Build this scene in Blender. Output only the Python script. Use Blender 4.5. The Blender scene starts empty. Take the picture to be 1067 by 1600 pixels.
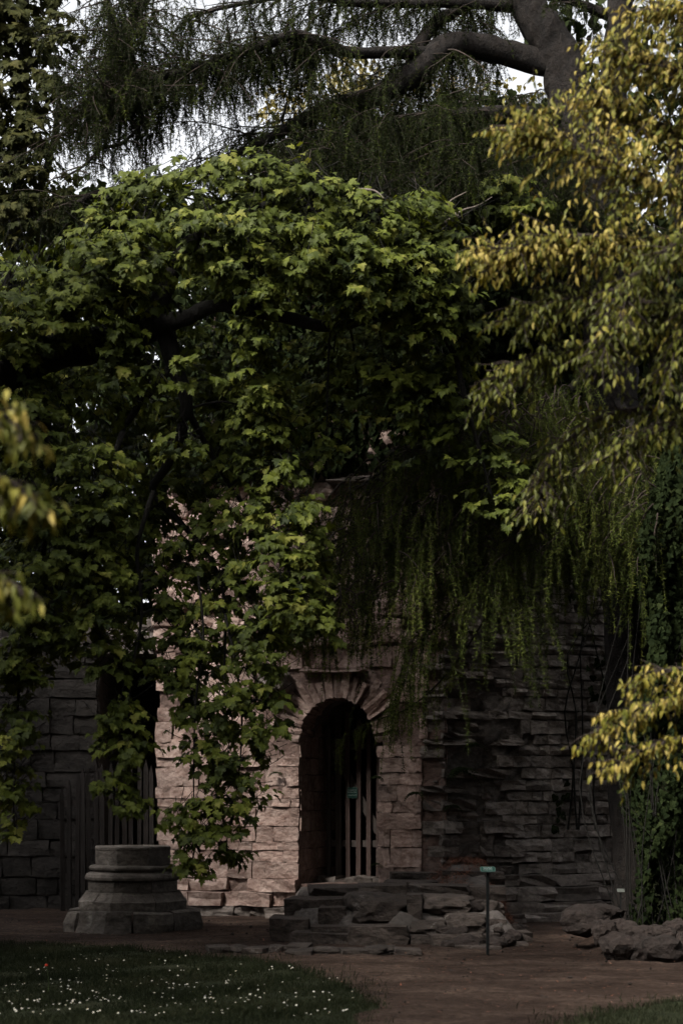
import bpy, bmesh, math, random
import numpy as np
from mathutils import Vector, Matrix, noise

R = math.radians
rng = np.random.default_rng(7)
random.seed(7)
SC = bpy.context.scene
COL = SC.collection

# ------------------------------------------------------------------ camera
FPX, HORIZON, CX, EYE = 2625.0, 1250.0, 533.5, 1.6
cd = bpy.data.cameras.new('camera')
cam = bpy.data.objects.new('camera', cd); COL.objects.link(cam)
cam.location = (0, 0, EYE); cam.rotation_euler = (R(90), 0, 0)
cd.sensor_width = 36; cd.lens = 36*FPX/1600; cd.shift_y = (HORIZON-800)/1600
cd.clip_start = 0.1; cd.clip_end = 2000
cd.dof.use_dof = True; cd.dof.focus_distance = 20.5; cd.dof.aperture_fstop = 2.0
SC.camera = cam

# ------------------------------------------------------------------ sky and sun
SUN_TO = Vector((-0.58, -0.58, 0.90)).normalized()      # direction towards the sun
elev = math.asin(SUN_TO.z); azim = math.atan2(SUN_TO.x, SUN_TO.y)
w = bpy.data.worlds.new('World'); SC.world = w; w.use_nodes = True
nt = w.node_tree; nt.nodes.clear()
sky = nt.nodes.new('ShaderNodeTexSky'); sky.sky_type = 'NISHITA'; sky.sun_disc = False
sky.sun_elevation = elev; sky.sun_rotation = azim
sky.air_density = 1.0; sky.dust_density = 4.0; sky.ozone_density = 1.0
hs = nt.nodes.new('ShaderNodeHueSaturation'); hs.inputs['Saturation'].default_value = 0.12
bg = nt.nodes.new('ShaderNodeBackground'); bg.inputs['Strength'].default_value = 0.08
ow = nt.nodes.new('ShaderNodeOutputWorld')
nt.links.new(sky.outputs[0], hs.inputs['Color']); nt.links.new(hs.outputs[0], bg.inputs['Color'])
nt.links.new(bg.outputs[0], ow.inputs['Surface'])
sd = bpy.data.lights.new('sun', 'SUN'); sd.energy = 1.5; sd.angle = R(10); sd.color = (1, 0.95, 0.87)
sun = bpy.data.objects.new('sun', sd); COL.objects.link(sun)
sun.rotation_euler = SUN_TO.to_track_quat('Z', 'Y').to_euler()
vs = SC.view_settings
vs.view_transform = 'Standard'; vs.look = 'None'; vs.gamma = 1; vs.use_curve_mapping = False
vs.exposure = 2.22
SC.cycles.max_bounces = 6; SC.cycles.diffuse_bounces = 3; SC.cycles.glossy_bounces = 2
SC.cycles.transmission_bounces = 4; SC.cycles.transparent_max_bounces = 4

# ------------------------------------------------------------------ helpers
def P(px, py, Y):
    """a spot of the place seen in direction (px, py) that stands Y metres away"""
    return Vector(((px-CX)/FPX*Y, Y, EYE+(HORIZON-py)/FPX*Y))

def link(o, parent=None):
    COL.objects.link(o)
    if parent is not None:
        o.parent = parent
        p = parent; M = Matrix.Identity(4)
        chain = []
        while p is not None: chain.append(p); p = p.parent
        loc = chain[-1].location
        o.matrix_parent_inverse = Matrix.Translation(-loc) if len(chain) == 1 else parent.matrix_basis.inverted()
    return o

def mesh_np(name, V, F, mat=None, attr=None, smooth=False):
    """V (n,3); F a list of (k,m) int arrays"""
    me = bpy.data.meshes.new(name)
    V = np.asarray(V, dtype=np.float32)
    if not isinstance(F, list): F = [F]
    F = [np.asarray(f, dtype=np.int32) for f in F if len(f)]
    nl = sum(f.size for f in F); nf = sum(len(f) for f in F)
    me.vertices.add(len(V)); me.loops.add(nl); me.polygons.add(nf)
    me.vertices.foreach_set('co', V.ravel())
    me.loops.foreach_set('vertex_index', np.concatenate([f.ravel() for f in F]))
    tot = np.concatenate([np.full(len(f), f.shape[1], np.int32) for f in F])
    st = np.concatenate([[0], np.cumsum(tot)[:-1]]).astype(np.int32)
    me.polygons.foreach_set('loop_start', st)
    me.update(calc_edges=True)
    me.polygons.foreach_set('use_smooth', np.full(nf, smooth))
    if attr is not None:
        a = me.attributes.new('tint', 'FLOAT', 'POINT'); a.data.foreach_set('value', np.asarray(attr, np.float32))
    if mat: me.materials.append(mat)
    me.update()
    return me

def obj(name, me, parent=None):
    return link(bpy.data.objects.new(name, me), parent)

def thing(name, loc, label, cat, group=None):
    o = bpy.data.objects.new(name, None); COL.objects.link(o); o.location = loc
    o.empty_display_size = 0.2
    return tag(o, label, cat, group)

def tag(o, label=None, cat=None, group=None, kind=None):
    if label: o['label'] = label
    if cat: o['category'] = cat
    if group: o['group'] = group
    if kind: o['kind'] = kind
    return o

def bm_mesh(name, bm, mat, smooth=False):
    me = bpy.data.meshes.new(name); bm.to_mesh(me); bm.free(); me.materials.append(mat)
    if smooth:
        for p in me.polygons: p.use_smooth = True
    return me

def unit(a):
    return a/np.maximum(np.linalg.norm(a, axis=-1, keepdims=True), 1e-9)

def nz(x, y, z=0.0, s=0.0):
    """cheap smooth pseudo noise, vectorised, about -1..1"""
    return (np.sin(x*1.7+y*0.9+z*1.3+s)+np.sin(x*-1.1+y*2.3+z*0.7+s*1.7+1)+np.sin(x*2.9+y*-1.7+z*2.1+s*.6+2)
            + .6*np.sin(x*5.3+y*4.1-z*4.7+s*2.2)+.5*np.sin(-x*8.7+y*7.9+z*9.1+s*3.1))/3.2

def smooth_path(pts, radii, per=6):
    pts = [Vector(p) for p in pts]; n = len(pts)
    if n < 3: per = max(per, 4)
    out, rr = [], []
    for i in range(n-1):
        p0, p1, p2, p3 = pts[max(i-1, 0)], pts[i], pts[i+1], pts[min(i+2, n-1)]
        for k in range(per):
            t = k/per
            out.append(.5*((2*p1)+(p2-p0)*t+(2*p0-5*p1+4*p2-p3)*t*t+(3*p1-p0-3*p2+p3)*t**3))
            rr.append(radii[i]*(1-t)+radii[i+1]*t)
    out.append(pts[-1]); rr.append(radii[-1])
    return np.array([list(p) for p in out]), np.array(rr)

def tube(path, rad, k=8, bump=0.0, seed=0.0):
    """one tapered tube, returns V, F(quads), caps as tris folded in"""
    path = np.asarray(path); n = len(path)
    T = unit(np.gradient(path, axis=0))
    ref = np.where(np.abs(T[:, 2:3]) > .9, np.array([[1., 0, 0]]), np.array([[0, 0, 1.]]))
    A = unit(np.cross(T, ref)); B = np.cross(T, A)
    th = np.linspace(0, 2*np.pi, k, endpoint=False)
    rr = rad[:, None]*np.ones((1, k))
    if bump:
        rr = rr*(1+bump*nz(np.arange(n)[:, None]*.8, np.cos(th)[None]*2.1, np.sin(th)[None]*2.3, seed))
    V = path[:, None]+rr[..., None]*(np.cos(th)[None, :, None]*A[:, None]+np.sin(th)[None, :, None]*B[:, None])
    i = np.arange(n-1)[:, None]*k; j = np.arange(k)[None]; j2 = (j+1) % k
    F = np.stack([i+j, i+j2, i+k+j2, i+k+j], -1).reshape(-1, 4)
    V = V.reshape(-1, 3)
    V = np.concatenate([V, path[-1:]+T[-1:]*rad[-1]]); tip = len(V)-1
    jj = np.arange(k); b = (n-1)*k
    F3 = np.stack([b+jj, b+(jj+1) % k, np.full(k, tip)], -1)
    return V, F, F3

class Bag:
    """collects tubes into one mesh"""
    def __init__(s): s.V, s.F, s.F3, s.n = [], [], [], 0
    def tube(s, pts, radii, k=5, per=5, bump=0, seed=0):
        p, r = smooth_path(pts, radii, per); V, F, F3 = tube(p, r, k, bump, seed)
        s.V.append(V); s.F.append(F+s.n); s.F3.append(F3+s.n); s.n += len(V)
        return p
    def build(s, name, mat, parent=None):
        me = mesh_np(name, np.concatenate(s.V), [np.concatenate(s.F), np.concatenate(s.F3)], mat, None, True)
        return obj(name, me, parent)

# ------------------------------------------------------------------ materials
def new_mat(name):
    m = bpy.data.materials.new(name); m.use_nodes = True
    t = m.node_tree; t.nodes.clear()
    out = t.nodes.new('ShaderNodeOutputMaterial'); bs = t.nodes.new('ShaderNodeBsdfPrincipled')
    t.links.new(bs.outputs[0], out.inputs['Surface'])
    return m, t, bs, out
def ND(t, typ, **kw):
    n = t.nodes.new(typ)
    for k, v in kw.items():
        if k in n.inputs.keys() if hasattr(n.inputs, 'keys') else False: n.inputs[k].default_value = v
        else: setattr(n, k, v)
    return n
def noise_n(t, vec, scale, detail=6, rough=.6):
    n = t.nodes.new('ShaderNodeTexNoise'); n.inputs['Scale'].default_value = scale
    n.inputs['Detail'].default_value = detail; n.inputs['Roughness'].default_value = rough
    t.links.new(vec, n.inputs['Vector']); return n.outputs['Fac']
def ramp(t, fac, stops):
    n = t.nodes.new('ShaderNodeValToRGB'); e = n.color_ramp.elements
    while len(e) < len(stops): e.new(.5)
    for el, (p, c) in zip(e, stops):
        el.position = p; el.color = (*c, 1) if len(c) == 3 else c
    t.links.new(fac, n.inputs['Fac']); return n.outputs['Color']
def mixc(t, fac, a, b, mode='MIX'):
    n = t.nodes.new('ShaderNodeMix'); n.data_type = 'RGBA'; n.blend_type = mode
    for s, v in ((n.inputs[0], fac), (n.inputs[6], a), (n.inputs[7], b)):
        if isinstance(v, (int, float)): s.default_value = v
        elif isinstance(v, tuple): s.default_value = (*v, 1)
        else: t.links.new(v, s)
    return n.outputs[2]
def math_n(t, op, a, b):
    n = t.nodes.new('ShaderNodeMath'); n.operation = op
    for s, v in ((n.inputs[0], a), (n.inputs[1], b)):
        if isinstance(v, (int, float)): s.default_value = v
        else: t.links.new(v, s)
    return n.outputs[0]

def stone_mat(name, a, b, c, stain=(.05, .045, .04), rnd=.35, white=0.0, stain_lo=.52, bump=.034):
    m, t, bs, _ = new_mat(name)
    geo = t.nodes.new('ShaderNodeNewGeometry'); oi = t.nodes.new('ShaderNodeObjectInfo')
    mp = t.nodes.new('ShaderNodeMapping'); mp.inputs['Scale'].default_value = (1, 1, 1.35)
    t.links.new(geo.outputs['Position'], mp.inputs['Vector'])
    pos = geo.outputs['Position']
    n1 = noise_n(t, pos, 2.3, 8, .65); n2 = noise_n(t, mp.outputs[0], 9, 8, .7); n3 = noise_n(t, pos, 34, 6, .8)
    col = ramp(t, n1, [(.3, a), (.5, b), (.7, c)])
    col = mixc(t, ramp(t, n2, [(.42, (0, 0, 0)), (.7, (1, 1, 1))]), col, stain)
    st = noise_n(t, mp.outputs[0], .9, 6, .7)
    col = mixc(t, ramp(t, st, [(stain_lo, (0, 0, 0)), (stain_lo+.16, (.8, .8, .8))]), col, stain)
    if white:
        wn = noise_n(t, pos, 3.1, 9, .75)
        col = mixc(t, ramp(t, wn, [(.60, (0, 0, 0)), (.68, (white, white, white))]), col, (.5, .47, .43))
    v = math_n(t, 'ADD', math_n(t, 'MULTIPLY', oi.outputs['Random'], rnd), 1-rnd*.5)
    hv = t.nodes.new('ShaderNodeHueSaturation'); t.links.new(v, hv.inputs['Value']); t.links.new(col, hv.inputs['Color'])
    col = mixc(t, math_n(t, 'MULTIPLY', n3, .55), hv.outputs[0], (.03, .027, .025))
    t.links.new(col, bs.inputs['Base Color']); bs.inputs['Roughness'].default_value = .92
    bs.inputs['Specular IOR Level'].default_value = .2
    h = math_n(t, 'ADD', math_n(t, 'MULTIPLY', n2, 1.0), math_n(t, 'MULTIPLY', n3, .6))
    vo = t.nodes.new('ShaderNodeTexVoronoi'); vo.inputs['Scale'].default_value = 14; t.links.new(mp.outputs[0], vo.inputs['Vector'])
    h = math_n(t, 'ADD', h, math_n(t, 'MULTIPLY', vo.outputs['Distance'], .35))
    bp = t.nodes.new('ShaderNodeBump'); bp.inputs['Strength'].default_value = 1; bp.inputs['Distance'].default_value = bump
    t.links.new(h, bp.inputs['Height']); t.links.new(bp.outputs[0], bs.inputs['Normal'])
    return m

def leaf_mat(name, stops, trans=.35, rough=.5, spec=.35, vein=0):
    m, t, bs, out = new_mat(name)
    at = t.nodes.new('ShaderNodeAttribute'); at.attribute_name = 'tint'
    col = ramp(t, at.outputs['Fac'], stops)
    geo = t.nodes.new('ShaderNodeNewGeometry')
    n = noise_n(t, geo.outputs['Position'], 22, 4, .6)
    hv = t.nodes.new('ShaderNodeHueSaturation'); t.links.new(col, hv.inputs['Color'])
    t.links.new(math_n(t, 'ADD', math_n(t, 'MULTIPLY', n, .7), .62), hv.inputs['Value'])
    t.links.new(hv.outputs[0], bs.inputs['Base Color'])
    bs.inputs['Roughness'].default_value = rough; bs.inputs['Specular IOR Level'].default_value = spec
    tr = t.nodes.new('ShaderNodeBsdfTranslucent')
    h2 = t.nodes.new('ShaderNodeHueSaturation'); h2.inputs['Hue'].default_value = .485; h2.inputs['Saturation'].default_value = 1.1
    t.links.new(hv.outputs[0], h2.inputs['Color']); t.links.new(h2.outputs[0], tr.inputs['Color'])
    mx = t.nodes.new('ShaderNodeMixShader'); mx.inputs[0].default_value = trans
    t.links.new(bs.outputs[0], mx.inputs[1]); t.links.new(tr.outputs[0], mx.inputs[2])
    t.links.new(mx.outputs[0], out.inputs['Surface'])
    return m

def bark_mat(name, a, b, sc=(9, 9, 1.6), dist=.05):
    m, t, bs, _ = new_mat(name)
    geo = t.nodes.new('ShaderNodeNewGeometry')
    mp = t.nodes.new('ShaderNodeMapping'); mp.inputs['Scale'].default_value = sc
    t.links.new(geo.outputs['Position'], mp.inputs['Vector'])
    n = noise_n(t, mp.outputs[0], 2.2, 8, .7); n2 = noise_n(t, geo.outputs['Position'], 40, 4, .7)
    t.links.new(ramp(t, math_n(t, 'ADD', math_n(t, 'MULTIPLY', n, .8), math_n(t, 'MULTIPLY', n2, .2)), [(.35, a), (.65, b)]), bs.inputs['Base Color'])
    bs.inputs['Roughness'].default_value = .9; bs.inputs['Specular IOR Level'].default_value = .2
    bp = t.nodes.new('ShaderNodeBump'); bp.inputs['Distance'].default_value = dist
    t.links.new(math_n(t, 'ADD', n, math_n(t, 'MULTIPLY', n2, .25)), bp.inputs['Height']); t.links.new(bp.outputs[0], bs.inputs['Normal'])
    return m

def flat_mat(name, c, rough=.5):
    m, t, bs, _ = new_mat(name)
    geo = t.nodes.new('ShaderNodeNewGeometry')
    n = noise_n(t, geo.outputs['Position'], 60, 5, .7)
    t.links.new(ramp(t, n, [(.3, tuple(x*.75 for x in c)), (.7, tuple(min(1, x*1.15) for x in c))]), bs.inputs['Base Color'])
    bs.inputs['Roughness'].default_value = rough; bs.inputs['Specular IOR Level'].default_value = .15
    return m

def ground_mat(name, a, b, c, sc=3):
    m, t, bs, _ = new_mat(name)
    geo = t.nodes.new('ShaderNodeNewGeometry'); pos = geo.outputs['Position']
    mp = t.nodes.new('ShaderNodeMapping'); mp.inputs['Scale'].default_value = (.55, 1.3, 1)
    t.links.new(pos, mp.inputs['Vector'])
    n1 = noise_n(t, mp.outputs[0], 1.1, 8, .7); n2 = noise_n(t, pos, 14, 8, .75); n3 = noise_n(t, pos, 90, 3, .7)
    col = ramp(t, n1, [(.38, a), (.5, b), (.63, c)])
    col = mixc(t, ramp(t, n2, [(.42, (.0, .0, .0)), (.66, (.85, .85, .85))]), col, tuple(x*.45 for x in a))
    col = mixc(t, ramp(t, n3, [(.62, (0, 0, 0)), (.72, (.6, .6, .6))]), col, tuple(min(1, x*1.7) for x in c))
    t.links.new(col, bs.inputs['Base Color']); bs.inputs['Roughness'].default_value = .95; bs.inputs['Specular IOR Level'].default_value = .1
    bp = t.nodes.new('ShaderNodeBump'); bp.inputs['Distance'].default_value = .06
    t.links.new(math_n(t, 'ADD', n2, math_n(t, 'MULTIPLY', n3, .3)), bp.inputs['Height']); t.links.new(bp.outputs[0], bs.inputs['Normal'])
    return m

M = dict(
    stone=stone_mat('pale_limestone', (.33, .23, .195), (.44, .322, .275), (.55, .43, .375), (.19, .11, .088), .5, .4, .55),
    dim=stone_mat('shade_toned_limestone', (.045, .039, .035), (.063, .054, .048), (.085, .074, .067), (.02, .018, .016), .4, 0, .5),  # limestone darkened to carry the shade on the left wall
    grey=stone_mat('grey_limestone', (.17, .142, .125), (.24, .203, .18), (.32, .275, .247), (.075, .062, .054), .55, .0, .52),
    greyw=stone_mat('streaked_limestone', (.25, .215, .19), (.33, .285, .255), (.43, .38, .345), (.11, .092, .08), .6, .85, .55),
    ledge=stone_mat('ledge_limestone', (.085, .064, .052), (.125, .097, .081), (.175, .14, .12), (.035, .027, .022), .5, .5, .52, .075),
    column=stone_mat('column_limestone', (.15, .128, .11), (.195, .168, .146), (.25, .22, .195), (.07, .06, .052), .6, .3, .55, .045),
    mortar=stone_mat('mortar', (.17, .105, .085), (.24, .16, .135), (.31, .23, .2), (.09, .06, .05), 0, 0, .52),
    core=stone_mat('dark_rubble', (.13, .11, .097), (.17, .145, .13), (.22, .19, .17), (.06, .052, .046), 0, 0, .5),
    rock=stone_mat('brown_rock', (.042, .029, .024), (.06, .043, .036), (.09, .068, .058), (.02, .015, .012), .5, 0, .55, .07),
    dirt=ground_mat('brown_earth', (.028, .017, .012), (.055, .036, .027), (.098, .067, .051)),
    turf=ground_mat('turf_soil', (.020, .024, .011), (.028, .034, .016), (.04, .042, .022)),
    wood=bark_mat('weathered_wood', (.045, .038, .034), (.095, .08, .072), (14, 14, .7), .012),
    redwood=bark_mat('reddish_wood', (.05, .034, .029), (.10, .07, .062), (14, 14, .7), .012),
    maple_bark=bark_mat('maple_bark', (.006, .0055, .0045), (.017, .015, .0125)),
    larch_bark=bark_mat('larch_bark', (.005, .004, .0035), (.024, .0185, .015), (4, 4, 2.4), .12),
    twig=bark_mat('twig_bark', (.026, .019, .015), (.055, .041, .033)),
    maple=leaf_mat('maple_leaf', [(0, (.019, .028, .005)), (.45, (.052, .067, .0095)), (.8, (.1, .118, .017)), (1, (.16, .162, .032))], .3, .6, .14),
    olive=leaf_mat('olive_maple_leaf', [(0, (.018, .022, .006)), (.6, (.036, .038, .009)), (1, (.06, .056, .016))], .3, .7, .1),
    gold=leaf_mat('golden_leaf', [(0, (.048, .056, .008)), (.5, (.11, .116, .017)), (.85, (.22, .19, .033)), (1, (.36, .28, .07))], .26, .55, .2),
    needle=leaf_mat('larch_needle', [(0, (.009, .013, .004)), (.3, (.015, .021, .005)), (.6, (.054, .074, .014)), (1, (.125, .142, .03))], .3, .7, .1),
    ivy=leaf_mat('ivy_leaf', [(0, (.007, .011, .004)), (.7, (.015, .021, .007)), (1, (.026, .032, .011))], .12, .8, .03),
    hedge=leaf_mat('sunny_ivy_leaf', [(0, (.08, .075, .015)), (.6, (.15, .125, .03)), (1, (.24, .18, .06))], .3),  # sunlit yellow put into the leaf colour; also serves the pale tree
    grass=leaf_mat('grass_blade', [(0, (.009, .0115, .006)), (.6, (.017, .021, .010)), (1, (.042, .042, .023))], .22, .8, .05),
    straw=leaf_mat('needle_litter', [(0, (.09, .04, .025)), (.6, (.18, .075, .045)), (1, (.27, .14, .10))], .1, .8, .1),
    dead=bark_mat('grey_dead_wood', (.11, .09, .075), (.2, .165, .14)),
    sign=flat_mat('green_enamel', (.012, .045, .035), .4), white=flat_mat('white_lettering', (.4, .43, .41), .6),
    rim=flat_mat('pale_green_enamel', (.06, .095, .08), .6), lead=flat_mat('dull_zinc', (.07, .075, .065), .6), metal=flat_mat('black_iron', (.007, .008, .008), .6),
    petal=flat_mat('white_petal', (.42, .41, .37), .6), yolk=flat_mat('yellow_floret', (.5, .33, .04), .6),
    stem=flat_mat('green_stem', (.04, .06, .018), .6), poppy=flat_mat('red_petal', (.4, .04, .02), .6),
)

# ------------------------------------------------------------------ ground
def axis(lo, hi, step, far):
    a = np.arange(lo, hi+step/2, step)
    g = np.cumsum(np.geomspace(step, far*.25, 14)); g = g/g[-1]*far
    return np.concatenate([(lo-g)[::-1], a, hi+g])
xs = axis(-7, 7, .12, 300); ys = axis(9, 26, .12, 300)
X, Y = np.meshgrid(xs, ys)
near = np.exp(-np.maximum(0, np.hypot(X, Y-17)-14)/3)
Z = near*(.016*nz(X*2.2, Y*2.2)+.010*nz(X*6, Y*6, 1.)+.006*nz(X*15, Y*15, 1.))
ny, nx = X.shape
i = np.arange(ny-1)[:, None]*nx+np.arange(nx-1)[None]
F = np.stack([i, i+1, i+nx+1, i+nx], -1).reshape(-1, 4)
g = obj('ground', mesh_np('ground', np.stack([X, Y, Z], -1).reshape(-1, 3), F, M['dirt'], None, True))
tag(g, 'bare reddish brown earth path in front of the ruin', kind='structure')

# lawn sheets (low mounds over the earth)
def gp(px, py): return np.array(P(px, py, EYE*FPX/(py-HORIZON))[:2])
def in_poly(x, y, poly):
    c = np.zeros(x.shape, bool); j = len(poly)-1
    for i in range(len(poly)):
        xi, yi = poly[i]; xj, yj = poly[j]
        c ^= ((yi > y) != (yj > y)) & (x < (xj-xi)*(y-yi)/(yj-yi+1e-12)+xi); j = i
    return c
LAWNS = [('lawn', [gp(-40, 1477), gp(60, 1479), gp(180, 1484), gp(300, 1496), gp(400, 1506), gp(480, 1522), gp(545, 1545), gp(580, 1570), gp(540, 1602), gp(500, 1660), gp(-120, 1660)]),
         ('lawn', [gp(1110, 1566), gp(1020, 1573), gp(950, 1586), gp(900, 1604), gp(860, 1650), gp(1150, 1650)])]
def lawn_edge(x, y, poly):
    return in_poly(x+.12*nz(x*4, y*4)+.10*nz(x*13, y*13), y+.2*nz(x*2.3, y*2.3, 3.)+.2*nz(x*9, y*7, 2)+.1*nz(x*23, y*23, 2), poly)
grassP = []
for name, poly in LAWNS:
    poly = np.array(poly); lo, hi = poly.min(0), poly.max(0)
    c = .08
    gx = np.arange(lo[0]-.2, hi[0]+.2, c); gy = np.arange(lo[1]-.2, hi[1]+.2, c)
    X, Y = np.meshgrid(gx, gy); ins = lawn_edge(X, Y, poly)
    d = ins.astype(float)
    for _ in range(4):
        d = (d+np.roll(d, 1, 0)+np.roll(d, -1, 0)+np.roll(d, 1, 1)+np.roll(d, -1, 1))/5
    Z = -.03+.065*np.clip(d*1.2, 0, 1)+.012*nz(X*3, Y*3)
    ny, nx = X.shape
    i = (np.arange(ny-1)[:, None]*nx+np.arange(nx-1)[None])
    F = np.stack([i, i+1, i+nx+1, i+nx], -1)[(d[:-1, :-1] > .02)]
    tag(obj(name, mesh_np(name, np.stack([X, Y, Z], -1).reshape(-1, 3), F, M['turf'], None, True)), kind='structure')
    n = int((hi-lo).prod()*5200)
    q = rng.uniform(lo-.15, hi+.15, (n, 2)); jq = q+rng.normal(0, 1, (n, 2))*rng.choice([.02, .1, .32], (n, 1), p=[.6, .28, .12]); k = lawn_edge(jq[:, 0], jq[:, 1], poly)
    den = .55+.45*nz(q[:, 0]*2.5, q[:, 1]*2.5, 4.)
    k &= rng.random(n) < np.clip(den+.35, .25, 1)
    grassP.append(q[k])
gP = np.concatenate(grassP); n = len(gP)
H = rng.uniform(.025, .065, n)*(1+.45*nz(gP[:, 0]*1.8, gP[:, 1]*1.8, 7.)); H[rng.random(n) < .01] *= 1.8
lean = rng.normal(0, .5, (n, 2)); yaw = rng.uniform(0, np.pi, n); wd = rng.uniform(.0016, .0035, n)
b = np.column_stack([gP, np.full(n, .02)]); s = np.column_stack([np.cos(yaw)*wd, np.sin(yaw)*wd, np.zeros(n)])
mid = b+np.column_stack([lean*H[:, None]*.35, H*.6]); tip = b+np.column_stack([lean*H[:, None], H*.95])
V = np.stack([b-s, b+s, mid+s*.8, mid-s*.8, tip], 1).reshape(-1, 3); o = np.arange(n)[:, None]*5
tn = np.clip(.45+.3*nz(gP[:, 0]*1.3, gP[:, 1]*1.3)+rng.normal(0, .2, n), 0, 1)
gr = obj('grass', mesh_np('grass', V, [o+np.array([[0, 1, 2, 3]]), o+np.array([[3, 2, 4]])], M['grass'], np.repeat(tn, 5)))
tag(gr, 'short dark green grass of the lawn in the foreground', 'grass', kind='stuff')

# ------------------------------------------------------------------ stone library
def make_block(seed, mat, rough=.05, cuts=2):
    r = random.Random(seed); bm = bmesh.new()
    bmesh.ops.create_cube(bm, size=1)
    bmesh.ops.subdivide_edges(bm, edges=[e for e in bm.edges], cuts=1, use_grid_fill=True)
    off = Vector((r.uniform(0, 90), r.uniform(0, 90), r.uniform(0, 90)))
    for v in bm.verts:
        c = sum(abs(x) > .4 for x in v.co)
        f = {3: .955, 2: .985, 1: 1.0}.get(c, 1)
        v.co *= f
        nvec = noise.noise_vector(v.co*1.6+off)
        v.co += Vector((nvec.x*rough*.9, nvec.y*rough*1.6, nvec.z*rough*1.3))
    return bm_mesh('stone', bm, mat)
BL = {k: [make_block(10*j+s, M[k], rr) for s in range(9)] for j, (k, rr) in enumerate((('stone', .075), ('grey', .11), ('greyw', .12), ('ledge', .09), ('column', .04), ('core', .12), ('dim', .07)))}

def make_rock(seed, mat, sub=3, rough=.22, square=.5):
    bm = bmesh.new(); bmesh.ops.create_icosphere(bm, subdivisions=sub, radius=1)
    off = Vector((seed*7.3, seed*3.1, seed*1.7))
    for v in bm.verts:
        p = v.co.copy(); m = max(abs(x) for x in p)
        p = p*(1-square)+(p/m)*square
        n1 = noise.noise(p*1.1+off)*rough+noise.noise(p*2.7+off)*rough*.55+noise.noise(p*6.1+off)*rough*.28
        v.co = p*(.86+n1)*.58
    return bm_mesh('rock', bm, mat)
ROCK = {k: [make_rock(s+j*11, M[k], 3, .2, .6) for s in range(7)] for j, k in enumerate(('ledge', 'rock', 'grey', 'stone'))}
ROCK['pale'] = ROCK['stone']
ROCK['rock'] = [make_rock(s+70, M['rock'], 3, .27, .12) for s in range(7)]

def put(name, me, loc, rot, scale, parent):
    o = bpy.data.objects.new(name, me); COL.objects.link(o)
    Mx = Matrix.Translation(Vector(loc)) @ rot.to_4x4() @ Matrix.Diagonal((*scale, 1))
    if parent is not None:
        o.parent = parent
        o.matrix_parent_inverse = Matrix.Translation(-parent.location) if parent.parent is None else parent.matrix_basis.inverted()
    o.matrix_basis = Mx
    return o

class Face:
    """an upright wall face: origin O on the ground, t along it, n outwards"""
    def __init__(s, O, ang):
        s.O = Vector((O[0], O[1], 0)); s.t = Vector((math.cos(ang), math.sin(ang), 0)); s.n = Vector((s.t.y, -s.t.x, 0))
        s.rot = Matrix((s.t, -s.n, Vector((0, 0, 1)))).transposed()
    def at(s, u, z, d=0): return s.O+s.t*u+s.n*d+Vector((0, 0, z))
    def uz(s, px, py):
        dr = Vector(((px-CX)/FPX, 1, (HORIZON-py)/FPX)); c = Vector((0, 0, EYE))
        k = (s.O-c).dot(s.n)/dr.dot(s.n); q = c+dr*k
        return (q-s.O).dot(s.t), q.z

def grid_wall(name, fc, u0, u1, z0, z1, mask, mat, parent, cell=.1, thick=1.0, amp=.05, seed=0, front=-.06):
    us = np.arange(u0, u1+cell/2, cell); zs = np.arange(z0, z1+cell/2, cell)
    U, Zz = np.meshgrid((us[:-1]+us[1:])/2, (zs[:-1]+zs[1:])/2); keep = mask(U, Zz)
    GU, GZ = np.meshgrid(us, zs)
    D = front+amp*nz(GU*3.1, GZ*3.1, 0., seed)+amp*.6*nz(GU*8.3, GZ*8.3, 2., seed)
    t, n, O = np.array(fc.t), np.array(fc.n), np.array(fc.O)
    JU = GU+.02*nz(GU*9, GZ*9, 5, seed); JZ = GZ+.02*nz(GU*9, GZ*9, 8, seed)
    Vf = O+JU[..., None]*t+D[..., None]*n+np.stack([0*JZ, 0*JZ, JZ], -1)
    Vb = O+JU[..., None]*t-thick*n+np.stack([0*JZ, 0*JZ, JZ], -1)
    nv, nu = GU.shape; N = nv*nu
    V = np.concatenate([Vf.reshape(-1, 3), Vb.reshape(-1, 3)])
    ids = np.arange(N).reshape(nv, nu)
    a, b2, c, d = ids[:-1, :-1], ids[:-1, 1:], ids[1:, 1:], ids[1:, :-1]
    Fs = [np.stack([a, b2, c, d], -1)[keep], np.stack([a, d, c, b2], -1)[keep]+N]
    kp = np.pad(keep, 1)
    for (dz, du, p, q) in ((0, -1, d, a), (0, 1, b2, c), (-1, 0, a, b2), (1, 0, c, d)):
        edge = keep & ~kp[1+dz:kp.shape[0]-1+dz, 1+du:kp.shape[1]-1+du]
        p_, q_ = p[edge], q[edge]; Fs.append(np.stack([q_, p_, p_+N, q_+N], -1))
    return obj(name, mesh_np(name, V, np.concatenate(Fs), mat), parent)

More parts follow.
